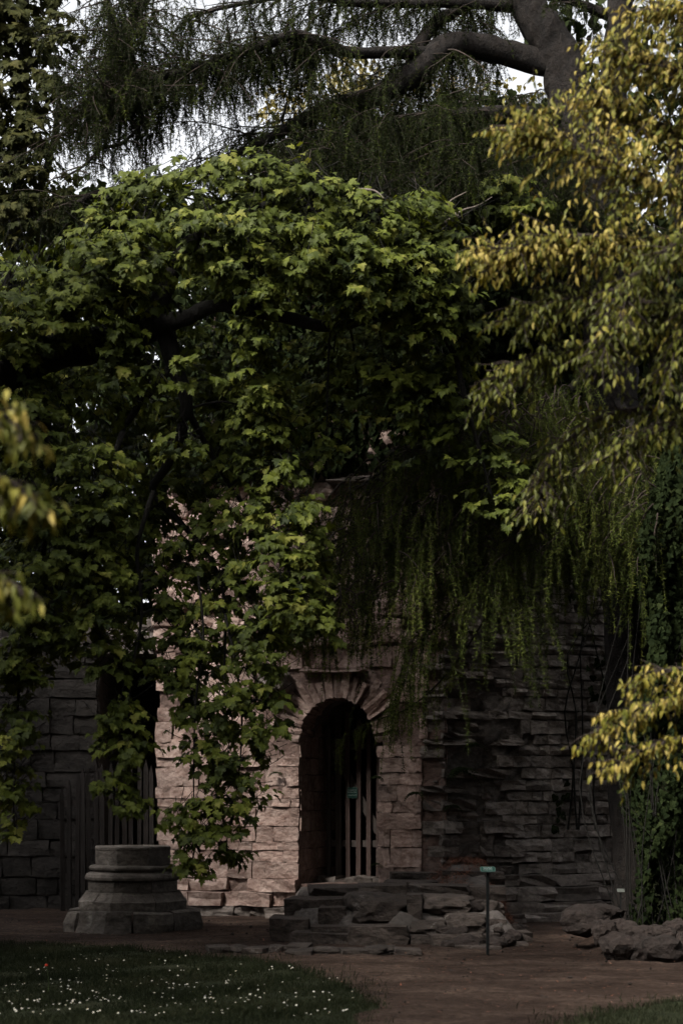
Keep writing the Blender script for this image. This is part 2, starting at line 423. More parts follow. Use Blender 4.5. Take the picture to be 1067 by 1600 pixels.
# ------------------------------------------------------------------ the tower ruin
AL, AR = R(-20), R(17)
CORNER = P(690, 1400, 22.2)
LF = Face((CORNER.x, CORNER.y), AL)     # u runs negative to the left
RF = Face((CORNER.x, CORNER.y), AR)
TOWER = thing('tower_ruin', (CORNER.x, CORNER.y, 0), 'tall ruined limestone tower with an arched doorway, half hidden by foliage', 'ruin')
dL, _ = LF.uz(467, 1380); dR, _ = LF.uz(586, 1380); zT = LF.uz(520, 1090)[1]; zS = zT-.60; zB = .48
uLeft, _ = LF.uz(243, 1300)
dC, dW = (dL+dR)/2, (dR-dL)/2
def door(u, z, g=0.0):
    low = (np.abs(u-dC) < dW+g) & (z > zB-g) & (z < zS)
    arc = ((u-dC)/(dW+g))**2+((z-zS)/(zT-zS+g))**2 < 1
    return low | (arc & (z >= zS))
TOPZ = 10.9
def top_l(u): return np.where(u < uLeft+1.6, 5.4+(u-uLeft)/1.6*5.2, TOPZ-.3)+.25*nz(u*2.1, 0.)
WL = grid_wall('wall_core', LF, uLeft+.06, 0.0, -.2, TOPZ+.3, lambda u, z: (~door(u, z, .07)) & (z < top_l(u)), M['mortar'], TOWER, .11, 1.15, .022, 1., -.035)
UR = 3.35
WR = grid_wall('wall_core', RF, 0.02, UR, -.2, TOPZ+.3, lambda u, z: z < TOPZ-.2+.3*nz(u*2.3, 1.)-np.maximum(0, u-1.5)*1.1, M['core'], TOWER, .12, 1.1, .05, 2., -.05)
# back and flanks of the tower, closing the dark chamber
def quads(name, Q, mat, parent):
    V = np.array([list(p) for q in Q for p in q]); F = np.arange(len(V)).reshape(-1, 4)
    return obj(name, mesh_np(name, V, F, mat), parent)
pl, pr = LF.at(uLeft+.2, 0, -.6), RF.at(UR-.2, 0, -.6); bk = Vector((0, 5.5, 0)); up = Vector((0, 0, 1))
quads('flank_wall', [(pl, pl+bk, pl+bk+up*5.3, pl+up*5.3), (pl+bk, pr+bk, pr+bk+up*8, pl+bk+up*8), (pr+bk, pr, pr+up*9, pr+bk+up*9)], M['core'], TOWER)
quads('added_roof', [(pl+up*4.3, pr+up*4.3, pr+bk+up*4.3, pl+bk+up*4.3)], M['core'], TOWER)  # roof slab added to keep the tower inside dark

# coursed masonry, one object for each stone
NST = [0]
def course(fc, u0, u1, z, h, wmin, wmax, lib, parent, skip, depth=.26, pro=(.0, .035), miss=.03, joint=.012):
    u = u0+random.uniform(0, .06)
    while u < u1-.06:
        wd = min(random.uniform(wmin, wmax), u1-u)
        if u1-u-wd < wmin*.5: wd = u1-u
        uc, zc = u+wd/2, z+h/2
        if not skip(uc, zc, wd, h) and random.random() > miss:
            p = random.uniform(*pro); hh = h*random.uniform(.93, 1.0)
            m = random.choice(lib)
            put('stone', m, fc.at(uc, zc, p-depth/2), fc.rot @ Matrix.Rotation(R(random.uniform(-2.6, 2.6)), 3, 'Y') @ Matrix.Rotation(random.choice((0, math.pi)), 3, 'Y'),
                ((wd-joint)*1.03, depth, (hh-joint)*1.04), parent)
            NST[0] += 1
        u += wd
def skip_l(u, z, wd, h):
    if z+h/2 < zB-.05: return False
    x0, x1 = u-wd/2, u+wd/2
    if z-h/2 > zT+.42: return False
    if z < zS and x1 > dL+.01 and x0 < dR-.01: return True
    if z >= zS-.08:
        for q in (x0+.04, u, x1-.04):
            for zz in (z-h*.4, z+h*.4):
                if ((q-dC)/(dW+.40))**2+((zz-zS)/(zT-zS+.40))**2 < 1 and zz > zS-.02: return True
    return False
z = -.02
# rough foot of the wall
while z < .5:
    h = random.uniform(.13, .22)
    course(LF, uLeft-.05, dL-.0, z, h, .22, .6, BL['grey'] if z < .1 else BL['stone'], WL, skip_l, .5, (.02, .22-.25*max(z, 0)), .04); z += h
z0 = z
# left and right of the doorway, courses broken at the jambs so that the edges are clean
for (ua, ub, lib) in ((uLeft, dL, 'stone'), (dR, -.28, 'stone')):
    z = z0 if ub == dL else .45
    while z < zS+.02:
        h = random.choice((.13, .17, .21, .25))*random.uniform(.9, 1.1)
        course(LF, ua, ub, z, h, .16, .44, BL['stone'], WL, skip_l, .26, (-.012, .018), .03, .006); z += h
z = zS+.02
while z < 3.55:
    h = random.uniform(.17, .3)
    course(LF, uLeft, -.2, z, h, .2, .55, BL['stone'], WL, skip_l, .26, (-.04, .03), .1, .006); z += h
while z < 6.9:      # rubble where the facing is gone
    h = random.uniform(.16, .3); u = max(uLeft, uLeft+(z-5.4)*.26+.1)
    while u < -.1:
        wd = random.uniform(.18, .5)
        put('stone', random.choice(ROCK['pale']), LF.at(u+wd/2, z+h/2+random.uniform(-.04, .04), random.uniform(-.16, .0)), LF.rot @ Matrix.Rotation(R(random.uniform(-14, 14)), 3, 'Y') @ Matrix.Rotation(R(random.choice((0, 90, 180, 270))), 3, 'X'),
            (wd*1.12, h*1.15, h*1.15), WL); u += wd
    z += h*.93
# fallen facing at the corner: thin dark layered slabs, ragged in depth
z = .45
while z < 3.9:
    h = random.uniform(.08, .19)
    a = random.uniform(-.34, -.22); bb = random.uniform(.5, 1.15)
    course(LF, a, 0.04, z, h, .2, .4, BL['grey'], WL, lambda *q: False, .55, (-.08, .10), .1, .01)
    course(RF, -.03, bb, z, h, .18, .55, BL['grey'], WR, lambda *q: False, .6, (-.16, .12) if 1.2 < z < 3.2 else (-.05, .1), .1, .01); z += h
z = .42
while z < 5.0:
    h = random.uniform(.11, .2)
    course(RF, random.uniform(.55, 1.1), UR, z, h, .14, .38, BL['greyw'], WR, lambda *q: False, .3, (-.015, .03), .05, .014); z += h
# wide low courses at the foot of the right face
z = -.03
for k in range(4):
    h = random.uniform(.13, .2); course(RF, .3, UR, z, h, .5, 1.0, BL['grey'], WR, lambda *q: False, .7, (.5-.12*k, .58-.12*k), .0, .01); z += h*.97

# the arch ring
nV = 19
for k in range(nV):
    th = math.pi*(k+.5)/nV
    ca, sa = math.cos(th), math.sin(th)
    L = random.uniform(.24, .48)
    uc = dC-ca*(dW+L/2-.01); zc = zS+sa*(zT-zS+L/2-.01)
    wdt = (math.pi*(dW+.14)/nV)*random.uniform(.8, .98)
    rm = LF.rot @ Matrix.Rotation(th-math.pi/2, 3, 'Y')
    put('voussoir', random.choice(BL['stone']), LF.at(uc, zc, random.uniform(-.04, .03)-.2), rm @ Matrix.Rotation(R(random.uniform(-4, 4)), 3, 'Y'), (wdt, .42, L), TOWER)
# inner side of the doorway
pf = [(dL-.03, -.1)]+[(dL-.03, zB+(zS-zB)*k/8) for k in range(1, 9)]+[(dC-(dW+.03)*math.cos(math.pi*k/14), zS+(zT-zS+.03)*math.sin(math.pi*k/14)) for k in range(1, 14)]+[(dR+.03, zS-(zS-zB)*k/8) for k in range(0, 8)]+[(dR+.03, -.1)]
ds = np.linspace(-.12, -1.6, 14); V = []
for (u, zz) in pf:
    for d in ds: V.append(list(LF.at(u+.015*math.sin(d*17+zz*9), zz+.015*math.sin(d*23+u*31), d)))
nd = len(ds); i = np.arange(len(pf)-1)[:, None]*nd+np.arange(nd-1)[None]
obj('doorway_lining', mesh_np('doorway_lining', V, np.stack([i, i+1, i+nd+1, i+nd], -1).reshape(-1, 4), M['core']), TOWER)
z = .42
jr = LF.rot @ Matrix.Rotation(R(90), 3, 'Z')
while z < zS+.1:
    h = random.uniform(.2, .36); d = .03
    while d < 1.2:
        wd = random.uniform(.25, .55)
        put('stone', random.choice(BL['stone']), LF.at(dL-.09+random.uniform(-.01, .015), z+h/2, -d-wd/2), jr, (wd-.012, .2, h-.012), TOWER); d += wd
    z += h
for u in np.arange(dL+.1, dR-.05, .27):      # threshold stones
    put('threshold_stone', random.choice(BL['grey']), LF.at(u+.1, zB-.12+random.uniform(0, .03), -.75), LF.rot, (.27, .5, .3), TOWER)
quads('doorway_floor', [(LF.at(dL-.05, zB-.06, .1), LF.at(dR+.05, zB-.06, .1), LF.at(dR+.05, zB-.06, -3), LF.at(dL-.05, zB-.06, -3))], M['dirt'], TOWER)
# ledge stone jutting left of the arch, shelf in the upper rubble
u, zz = LF.uz(435, 1068); put('stone', ROCK['grey'][0], LF.at(u, zz, .1), LF.rot, (.42, .5, .3), TOWER)
u, zz = LF.uz(560, 752); put('stone', BL['grey'][1], LF.at(u, zz, -.06), LF.rot, (.8, .5, .06), TOWER)
u, zz = LF.uz(500, 1048); put('stone', BL['stone'][2], LF.at(u+.2, zz, -.1), LF.rot, (.9, .4, .06), TOWER)

# ------------------------------------------------------------------ the low ruin wall on the left with its dark opening
WF = Face((P(150, 1425, 24.7).x, 24.7), R(0))
RUIN = thing('ruin_wall', (WF.O.x, WF.O.y, 0), 'dim low limestone wall at the left edge beside the picket fence', 'ruin wall')
WW = grid_wall('wall_core', WF, -3.2, 0, -.2, 4.4, lambda u, z: z < 4.1+.2*nz(u*3, 0), M['core'], RUIN, .12, 1.0, .03, 4., -.08)
z = -.03
while z < 3.7:
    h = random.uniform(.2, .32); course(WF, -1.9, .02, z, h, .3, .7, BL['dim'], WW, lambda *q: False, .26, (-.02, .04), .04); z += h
a0 = WF.at(.0, -.1, -.9); a1 = LF.at(uLeft+.1, -.1, -.5); b1 = Vector((0, 4.5, 0))
quads('passage_wall', [(a0, a0+b1, a0+b1+up*4.2, a0+up*4.2), (a0+b1, a1+b1, a1+b1+up*4.2, a0+b1+up*4.2), (a1+b1, a1+Vector((0, .05, 0)), a1+up*4.2, a1+b1+up*4.2)], M['core'], RUIN)
quads('added_roof', [(a0+up*3.9, a1+up*3.9, a1+b1+up*3.9, a0+b1+up*3.9)], M['core'], RUIN)  # roof added over the passage so that it stays black
for zz in (3.9, 4.15):
    put('lintel', BL['grey'][3], WF.at(.5, zz, -.3), WF.rot, (1.5, .8, .28), RUIN)

# ------------------------------------------------------------------ picket fence across the opening
FY = 24.1
FEN = thing('picket_fence', (P(170, 1425, FY).x, FY, 0), 'tall weathered fence of sharpened wooden pickets closing the dark opening', 'fence')
tops = [(99, 1229), (109, 1219), (121, 1207), (131, 1200), (140, 1197), (151, 1192), (161, 1193), (172, 1190), (182, 1188), (196, 1180), (206, 1182), (217, 1184), (228, 1187), (238, 1195)]
def picket(bm_w, h, d=.028, point=.14):
    bm = bmesh.new(); w2 = bm_w/2
    pr_ = [(-w2, 0), (w2, 0), (w2, h-point), (0.004, h), (-w2, h-point*.95)]
    vf = [bm.verts.new((x, -d/2, zz)) for x, zz in pr_]; vb = [bm.verts.new((x, d/2, zz)) for x, zz in pr_]
    bm.faces.new(vf); bm.faces.new(vb[::-1])
    for k in range(5): bm.faces.new((vf[k], vb[k], vb[(k+1) % 5], vf[(k+1) % 5]))
    bmesh.ops.recalc_face_normals(bm, faces=bm.faces)
    return bm
M['darkwood'] = bark_mat('old_dark_wood', (.014, .012, .011), (.038, .031, .028), (14, 14, .7), .012)
for k, (px, py) in enumerate(tops):
    p = P(px, py, FY); me = bm_mesh('picket', picket(.06+.008*(k % 3 == 0), p.z+.02), M['darkwood'])
    put('picket', me, (p.x, FY+.004*(k % 3), -.02), Matrix.Rotation(R(random.uniform(-.6, .6)), 3, 'Y') @ Matrix.Rotation(R(random.uniform(-18, 18)), 3, 'Z'), (1, 1, 1), FEN)
for zz in (.5, 1.55):
    bm = bmesh.new(); bmesh.ops.create_cube(bm, size=1)
    put('rail', bm_mesh('rail', bm, M['wood']), (P(168, 1, FY).x, FY+.07, zz), Matrix.Identity(3), (1.36, .05, .09), FEN)

# ------------------------------------------------------------------ gate in the doorway
GD = -.85
GATE = thing('door_gate', LF.at(dC, zB, GD), 'wooden slatted gate with diagonal brace standing in the arched doorway', 'gate')
def gpos(px, py):
    f2 = Face(LF.at(0, 0, GD)[:2], AL); return f2.uz(px, py)
for (px, ytop, wd, mk) in ((514, 1138, .075, 'wood'), (529, 1112, .10, 'wood'), (544, 1118, .075, 'redwood'), (560, 1130, .08, 'redwood'), (576, 1140, .075, 'redwood'), (591, 1150, .075, 'redwood')):
    u, zt = gpos(px, ytop); me = bm_mesh('slat', picket(wd*.82, zt-zB+.06, .03, .02 if px != 514 else .08), M[mk])
    put('slat', me, LF.at(u, zB, GD), LF.rot @ Matrix.Rotation(R(random.uniform(-.5, .5)), 3, 'Y'), (1, 1, 1), GATE)
u0, _ = gpos(508, 1300); u1, _ = gpos(600, 1300)
for py in (1166, 1318):
    _, zz = gpos(545, py); bm = bmesh.new(); bmesh.ops.create_cube(bm, size=1); bmesh.ops.bevel(bm, geom=bm.edges[:], offset=.004, affect='EDGES')
    put('rail', bm_mesh('rail', bm, M['wood']), LF.at((u0+u1)/2, zz, GD-.04), LF.rot, (u1-u0, .035, .09), GATE)
pa, pb = gpos(520, 1172), gpos(590, 1300)
ang = math.atan2(pb[1]-pa[1], pb[0]-pa[0]); ln = math.hypot(pb[0]-pa[0], pb[1]-pa[1])
bm = bmesh.new(); bmesh.ops.create_cube(bm, size=1)
put('brace', bm_mesh('brace', bm, M['wood']), LF.at((pa[0]+pb[0])/2, (pa[1]+pb[1])/2, GD-.045), LF.rot @ Matrix.Rotation(-ang, 3, 'Y'), (ln, .03, .11), GATE)

# ------------------------------------------------------------------ signs
def rounded_plate(w_, h_, r_, d_, mat, name):
    bm = bmesh.new(); vs_ = []
    for cx_, cz_, a0_ in ((w_/2-r_, h_/2-r_, 0), (-w_/2+r_, h_/2-r_, 90), (-w_/2+r_, -h_/2+r_, 180), (w_/2-r_, -h_/2+r_, 270)):
        for k in range(5):
            a_ = R(a0_+k*22.5); vs_.append(bm.verts.new((cx_+r_*math.cos(a_), 0, cz_+r_*math.sin(a_))))
    f = bm.faces.new(vs_); e = bmesh.ops.extrude_face_region(bm, geom=[f])
    bmesh.ops.translate(bm, verts=[v for v in e['geom'] if isinstance(v, bmesh.types.BMVert)], vec=(0, d_, 0))
    bmesh.ops.recalc_face_normals(bm, faces=bm.faces)
    return bm_mesh(name, bm, mat)
def text_mesh(txt, size, mat):
    cu = bpy.data.curves.new('lettering', 'FONT'); cu.body = txt; cu.size = size; cu.align_x = 'CENTER'; cu.align_y = 'CENTER'; cu.extrude = .0005
    to = bpy.data.objects.new('tmp', cu); COL.objects.link(to)
    dg = bpy.context.evaluated_depsgraph_get(); me = bpy.data.meshes.new_from_object(to.evaluated_get(dg))
    bpy.data.objects.remove(to); me.materials.clear(); me.materials.append(mat)
    me.transform(Matrix.Rotation(R(90), 4, 'X')); return me
u, zz = gpos(551.5, 1238.5)
S1 = thing('notice_sign', LF.at(u, zz, GD+.05), 'small square green notice with white lettering hung on the doorway gate', 'sign')
put('plate', rounded_plate(.155, .155, .02, .006, M['rim'], 'plate'), LF.at(u, zz, GD+.030), LF.rot, (1, 1, 1), S1)
PN = put('panel', rounded_plate(.139, .139, .016, .004, M['sign'], 'panel'), LF.at(u, zz, GD+.035), LF.rot, (1, 1, 1), S1)
for txt, dz, sz in (('Förbjudet att', .037, .0235), ('beträda ruinen', .008, .0215), ('Climbing prohibited', -.034, .0165)):
    put('lettering', text_mesh(txt, sz, M['white']), LF.at(u, zz+dz, GD+.038), LF.rot, (1, 1, 1), PN)

SY = 17.4; sp = P(761.5, 1492, SY)
S2 = thing('post_sign', (sp.x, SY, 0), 'small tilted green sign on a thin black post before the stone platform', 'sign')
bm = bmesh.new(); bmesh.ops.create_cube(bm, size=1); bmesh.ops.bevel(bm, geom=bm.edges[:], offset=.06, affect='EDGES')
put('post', bm_mesh('post', bm, M['metal']), (sp.x, SY, .42), Matrix.Identity(3), (.032, .032, .88), S2)
tl = Matrix.Rotation(R(-60), 3, 'X')
pc = Vector((sp.x, SY-.02, .885))
put('plate', rounded_plate(.155, .10, .018, .008, M['rim'], 'plate'), pc, tl, (1, 1, 1), S2)
PN = put('panel', rounded_plate(.137, .082, .014, .005, M['sign'], 'panel'), pc+tl @ Vector((0, -.002, 0)), tl, (1, 1, 1), S2)
for txt, dz, sz in (('Förbjudet att', .020, .017), ('beträda ruinen', .0, .016), ('Climbing prohibited', -.023, .0125)):
    put('lettering', text_mesh(txt, sz, M['white']), pc+tl @ Vector((0, -.005, dz)), tl, (1, 1, 1), PN)
ly = 18.6; lp = P(969, 1420, ly)
S3 = thing('plant_label', (lp.x, ly, 0), 'little grey plant label on a thin stake by the ivy thicket', 'plant label')
bm = bmesh.new(); bmesh.ops.create_cube(bm, size=1); put('stake', bm_mesh('stake', bm, M['metal']), (lp.x, ly, .28), Matrix.Identity(3), (.012, .012, .6), S3)
put('plate', rounded_plate(.085, .05, .006, .004, M['lead'], 'plate'), (lp.x, ly-.01, .6), Matrix.Rotation(R(-45), 3, 'X'), (1, 1, 1), S3)

# ------------------------------------------------------------------ column base (eight-sided)
CB = P(208, 1455, 20.9); CBx, CBy = CB.x, CB.y
COLB = thing('column_base', (CBx, CBy, 0), 'moulded eight-sided stone column base standing on the earth before the fence', 'column base')
def oct_sector(prof, k0, k1, gap, name, mat, rough=.008, seed=0, sub=3, close=True):
    """prof: list of (radius, z) outwards going up; sector between corners k0 and k1 of the octagon"""
    bm = bmesh.new(); rows = []
    r_ = random.Random(seed); off = Vector((seed*3.7, seed*1.3, 0))
    def corner(k, rad):
        a_ = R(22.5+45*k-90); return Vector((math.cos(a_)*rad/math.cos(R(22.5)), math.sin(a_)*rad/math.cos(R(22.5)), 0))
    ks = []
    k = k0
    while k < k1-1e-6:
        nx_ = min(math.floor(k+1e-6)+1, k1)
        for q in range(sub): ks.append(k+(nx_-k)*q/sub)
        k = nx_
    ks.append(k1)
    for rad, zz in prof:
        row = []
        for kk in ks:
            f0 = math.floor(kk+1e-9); t_ = kk-f0
            p = corner(f0, rad).lerp(corner(f0+1, rad), t_)
            if kk in (ks[0], ks[-1]) and gap:
                tang = (corner(math.floor(kk-1e-6) if kk == ks[-1] else f0, 1)-corner((math.floor(kk-1e-6) if kk == ks[-1] else f0)+1, 1)).normalized()
                p += tang*(gap if kk == ks[-1] else -gap)
            q = p+Vector((0, 0, zz)); nv = noise.noise_vector(q*4+off)+.5*noise.noise_vector(q*11+off)
            row.append(bm.verts.new(q+nv*rough))
        rows.append(row)
    inn = []
    for zz in (prof[0][1], prof[-1][1]):
        inn.append([bm.verts.new((v.co.x*.3, v.co.y*.3, zz)) for v in rows[0]])
    for a_, b_ in zip(rows[:-1], rows[1:]):
        for j in range(len(ks)-1): bm.faces.new((a_[j], a_[j+1], b_[j+1], b_[j]))
    for j in range(len(ks)-1):
        bm.faces.new((rows[-1][j], rows[-1][j+1], inn[1][j+1], inn[1][j])); bm.faces.new((inn[0][j], inn[0][j+1], rows[0][j+1], rows[0][j]))
    for e_ in (0, -1):
        try: bm.faces.new([rw[e_] for rw in rows]+[inn[1][e_], inn[0][e_]])
        except ValueError: pass
    bmesh.ops.recalc_face_normals(bm, faces=bm.faces)
    return bm_mesh(name, bm, mat)
ce = (CBx, CBy, 0); I3 = Matrix.Rotation(R(7), 3, 'Z')
for k in range(8):
    g_ = .012; hh = .25+random.uniform(-.02, .012)
    put('plinth_stone', oct_sector([(.82+random.uniform(-.03, .05), -.03), (.82+random.uniform(-.03, .03), .1), (.80+random.uniform(-.02, .03), hh-.02), (.78, hh)], k+.3+.2*(k % 2), k+1.3+.2*((k+1) % 2), g_, 'plinth_stone', M['column'], .022, k), ce, I3, (1, 1, 1), COLB)
for k, (a_, b_) in enumerate(((0, 1.45), (1.45, 2.6), (2.6, 4.1), (4.1, 5.4), (5.4, 6.5), (6.5, 8))):
    put('base_stone', oct_sector([(.655, .252), (.662, .36), (.645, .372), (.585, .452), (.58, .468)], a_, b_, .006, 'base_stone', M['column'], .009, k+20), ce, I3, (1, 1, 1), COLB)
for k, (a_, b_) in enumerate(((0, 2.3), (2.3, 5.1), (5.1, 8))):
    put('dado_stone', oct_sector([(.545, .472), (.548, .60), (.54, .605)], a_, b_, .004, 'dado_stone', M['column'], .006, k+40), ce, I3, (1, 1, 1), COLB)
for k, (a_, b_) in enumerate(((.4, 3.2), (3.2, 5.8), (5.8, 8.4))):
    put('moulding', oct_sector([(.54, .607), (.575, .622), (.583, .65), (.57, .685), (.535, .705), (.495, .713), (.49, .735), (.525, .745), (.533, .77), (.52, .79), (.47, .80)], a_, b_, .003, 'moulding', M['column'], .008, k+60), ce, I3, (1, 1, 1), COLB)
put('drum', oct_sector([(.458, .802), (.462, .9), (.458, .985), (.464, .995), (.462, 1.02), (.44, 1.028)], 0, 8, 0, 'drum', M['column'], .008, 90), ce, I3, (1, 1, 1), COLB)

# ------------------------------------------------------------------ stone platform before the doorway
PLAT = thing('stone_platform', (P(600, 1470, 19.5).x, 19.5, 0), 'low dry stone platform of dark blocks leading up to the arched doorway', 'platform')
xa, xb = P(440, 1, 20).x, P(795, 1, 20).x
gx = np.arange(xa-.1, xb+.3, .07); gy = np.arange(18.55, 22.9, .07); X, Y = np.meshgrid(gx, gy)
fr = 18.75+.25*nz(X*1.3, 0.)+np.clip((P(545, 1, 19).x-X), 0, 9)*.9
hgt = np.clip((Y-fr)/.22, 0, 1)*(.36+.09*np.clip((Y-19.3)/2.5, 0, 1))
hgt *= np.clip((xb+.1-X)/.3, 0, 1)*np.clip((X-xa+.05)/.2, 0, 1)
hgt += np.clip((X-P(640, 1, 21).x)/.6, 0, 1)*np.clip((Y-19.9)/1.3, 0, 1)*.32*np.clip((xb+.1-X)/.3, 0, 1)
Zp = hgt+.02*nz(X*6, Y*6)+.012*nz(X*17, Y*17)-.03
ny, nx = X.shape; i = np.arange(ny-1)[:, None]*nx+np.arange(nx-1)[None]
obj('platform_fill', mesh_np('platform_fill', np.stack([X, Y, Zp], -1).reshape(-1, 3), np.stack([i, i+1, i+nx+1, i+nx], -1).reshape(-1, 4), M['core'], None, True), PLAT)
def px_block(x0, y0, x1, y1, Yf, dep, lib, parent, rot=0, name='stone'):
    a_, b_ = P(x0, y1, Yf), P(x1, y0, Yf); wd, hg = b_.x-a_.x, b_.z-a_.z
    me = random.choice(lib); k_ = 1.0 if lib in BL.values() else 1.02
    return put(name, me, ((a_.x+b_.x)/2, Yf+dep/2, (a_.z+b_.z)/2), Matrix.Rotation(R(rot), 3, 'Z') @ Matrix.Rotation(R(random.uniform(-2, 2)), 3, 'Y'), (wd*k_, dep, hg*k_), parent)
for q in ((421, 1436, 486, 1470, 19.0, .9, 'b'), (448, 1405, 548, 1447, 19.5, 1.0, 'b'), (500, 1418, 546, 1451, 19.1, .6, 'b'), (482, 1448, 548, 1463, 18.75, .6, 'b'), (455, 1458, 548, 1481, 18.6, .6, 'b'),
          (541, 1398, 637, 1450, 18.85, .9, 'r'), (545, 1448, 641, 1486, 18.45, .8, 'b'),
          (636, 1398, 663, 1414, 19, .5, 'b'), (660, 1400, 742, 1431, 18.95, .7, 'r'), (638, 1412, 662, 1442, 18.9, .5, 'b'), (640, 1440, 702, 1463, 18.7, .6, 'r'), (698, 1430, 762, 1463, 18.6, .7, 'r'),
          (640, 1462, 673, 1484, 18.5, .5, 'b'), (671, 1460, 757, 1481, 18.35, .6, 'b'), (755, 1436, 793, 1461, 18.8, .5, 'b'), (740, 1408, 790, 1438, 19.1, .5, 'r'), (755, 1460, 783, 1478, 18.4, .4, 'b'), (790, 1457, 832, 1476, 18.7, .5, 'b'),
          (712, 1477, 748, 1489, 18.1, .3, 'b'), (735, 1479, 784, 1492, 18.0, .35, 'b'), (780, 1474, 825, 1486, 18.3, .3, 'b'),
          (640, 1384, 738, 1402, 19.6, .8, 'b'), (600, 1378, 690, 1393, 20.6, .8, 'b'), (735, 1386, 795, 1408, 19.8, .7, 'b'), (690, 1362, 790, 1382, 21.0, .9, 'b'), (610, 1364, 690, 1382, 21.4, .6, 'b'),
          (480, 1388, 602, 1404, 20.2, 1.2, 'b'), (560, 1384, 640, 1400, 19.8, .9, 'b')):
    px_block(*q[:6], BL['ledge'] if q[6] == 'b' else ROCK['ledge'], PLAT, random.uniform(-7, 7))
for k in range(20):
    px = random.uniform(640, 835); yy = random.uniform(18.2, 19.4) if px < 790 else random.uniform(18.3, 20.5); s_ = random.uniform(.07, .22)
    zz = max(.0, (yy-18.35)*.4) if px < 790 else .03
    put('rubble_stone', random.choice(ROCK['rock']), ((px-CX)/FPX*yy, yy, zz+s_*.2), Matrix.Rotation(random.uniform(0, 6), 3, 'Z') @ Matrix.Rotation(R(random.uniform(-20, 20)), 3, 'X'), (s_*1.5, s_, s_*.8), PLAT)
# flat slabs sunk in the earth
for q, lb in (((322, 1474, 482, 1493, 17.55), 'long thin flat stone slab lying sunk in the earth left of the platform'), ((448, 1482, 658, 1501, 17.25), 'wide pale flat stone slab sunk in the earth before the platform')):
    a_, b_ = P(q[0], q[3], q[4]), P(q[2], q[1], q[4])
    s_ = thing('flat_slab', ((a_.x+b_.x)/2, q[4]+.3, 0), lb, 'slab')
    nP = 5; wP = (b_.x-a_.x)/nP
    for k in range(nP):
        put('slab_piece', (ROCK['ledge'] if k % 2 else BL['ledge'])[(k+len(lb)) % 7], (a_.x+wP*(k+.5), q[4]+.3+random.uniform(-.12, .12), .012+random.uniform(-.012, .012)), Matrix.Rotation(R(random.uniform(-14, 14)), 3, 'Z') @ Matrix.Rotation(R(random.uniform(-3, 3)), 3, 'Y'),
            (wP*random.uniform(.95, 1.25), random.uniform(.32, .6), random.uniform(.07, .11)), s_)

# rocks of the border on the right, on a low bank of earth
gx2 = np.arange(2.3, 4.6, .08); gy2 = np.arange(16.6, 19.6, .08); X2, Y2 = np.meshgrid(gx2, gy2)
Z2 = .17*np.clip((X2-2.55)/.5, 0, 1)*np.clip((Y2-16.85)/.6, 0, 1)*np.clip((19.4-Y2)/.6, 0, 1)+.02*nz(X2*5, Y2*5)-.035
i = np.arange(len(gy2)-1)[:, None]*len(gx2)+np.arange(len(gx2)-1)[None]
tag(obj('earth_bank', mesh_np('earth_bank', np.stack([X2, Y2, Z2], -1).reshape(-1, 3), np.stack([i, i+1, i+len(gx2)+1, i+len(gx2)], -1).reshape(-1, 4), M['dirt'], None, True)), kind='structure')
BLD = [(912, 1440, 30, 19, 17.9, 'large rounded brown boulder at the left end of the rock border'), (946, 1427, 28, 11, 18.6, 'long low brown rock behind the left end of the rock border'),
       (946, 1458, 20, 17, 17.3, 'brown rock tucked behind the foremost boulders of the rock border'), (968, 1482, 26, 19, 16.75, 'foremost large lumpy boulder at the lower left of the rock border'),
       (975, 1455, 22, 14, 17.4, 'pale topped flat rock in the middle of the rock border'), (1004, 1486, 22, 18, 16.7, 'upright brown boulder right of the foremost one in the border'),
       (1040, 1488, 32, 20, 16.6, 'broad dark boulder near the right edge at the border front'), (1072, 1478, 16, 20, 16.7, 'dark boulder cut off by the right edge of the picture'),
       (1008, 1460, 16, 10, 17.2, 'small pale stone lying on top of the rock border'), (1035, 1462, 20, 11, 17.2, 'flat grey brown stone behind the broad dark boulder'), (1060, 1452, 18, 12, 17.6, 'dark stone at the back of the rock border by the right edge')]
for k, (px, py, rx, ry, yy, lb) in enumerate(BLD):
    c_ = P(px, py, yy); sx = 2*rx/FPX*yy; sz = 2*ry/FPX*yy
    tag(put('boulder', ROCK['rock'][k % 7], (c_.x, yy+sx*.3, max(c_.z, sz*.35)), Matrix.Rotation(R(40*k), 3, 'Z') @ Matrix.Rotation(R(random.uniform(-8, 8)), 3, 'X'), (sx*1.15, sx*1.05, sz*1.3), None), lb, 'boulder', 'rocks of the border')
for k in range(34):
    px = random.uniform(955, 1075); yy = random.uniform(17.2, 18.6); s_ = random.uniform(.1, .28); x_ = (px-CX)/FPX*yy
    tag(put('border_stone', ROCK['rock'][k % 7], (x_, yy, .15+random.uniform(-.02, .04)), Matrix.Rotation(random.uniform(0, 6), 3, 'Z'), (s_*1.3, s_, s_*.7), None), 'small stone filling the rock border between its boulders', 'stone', 'small stones of the rock border')

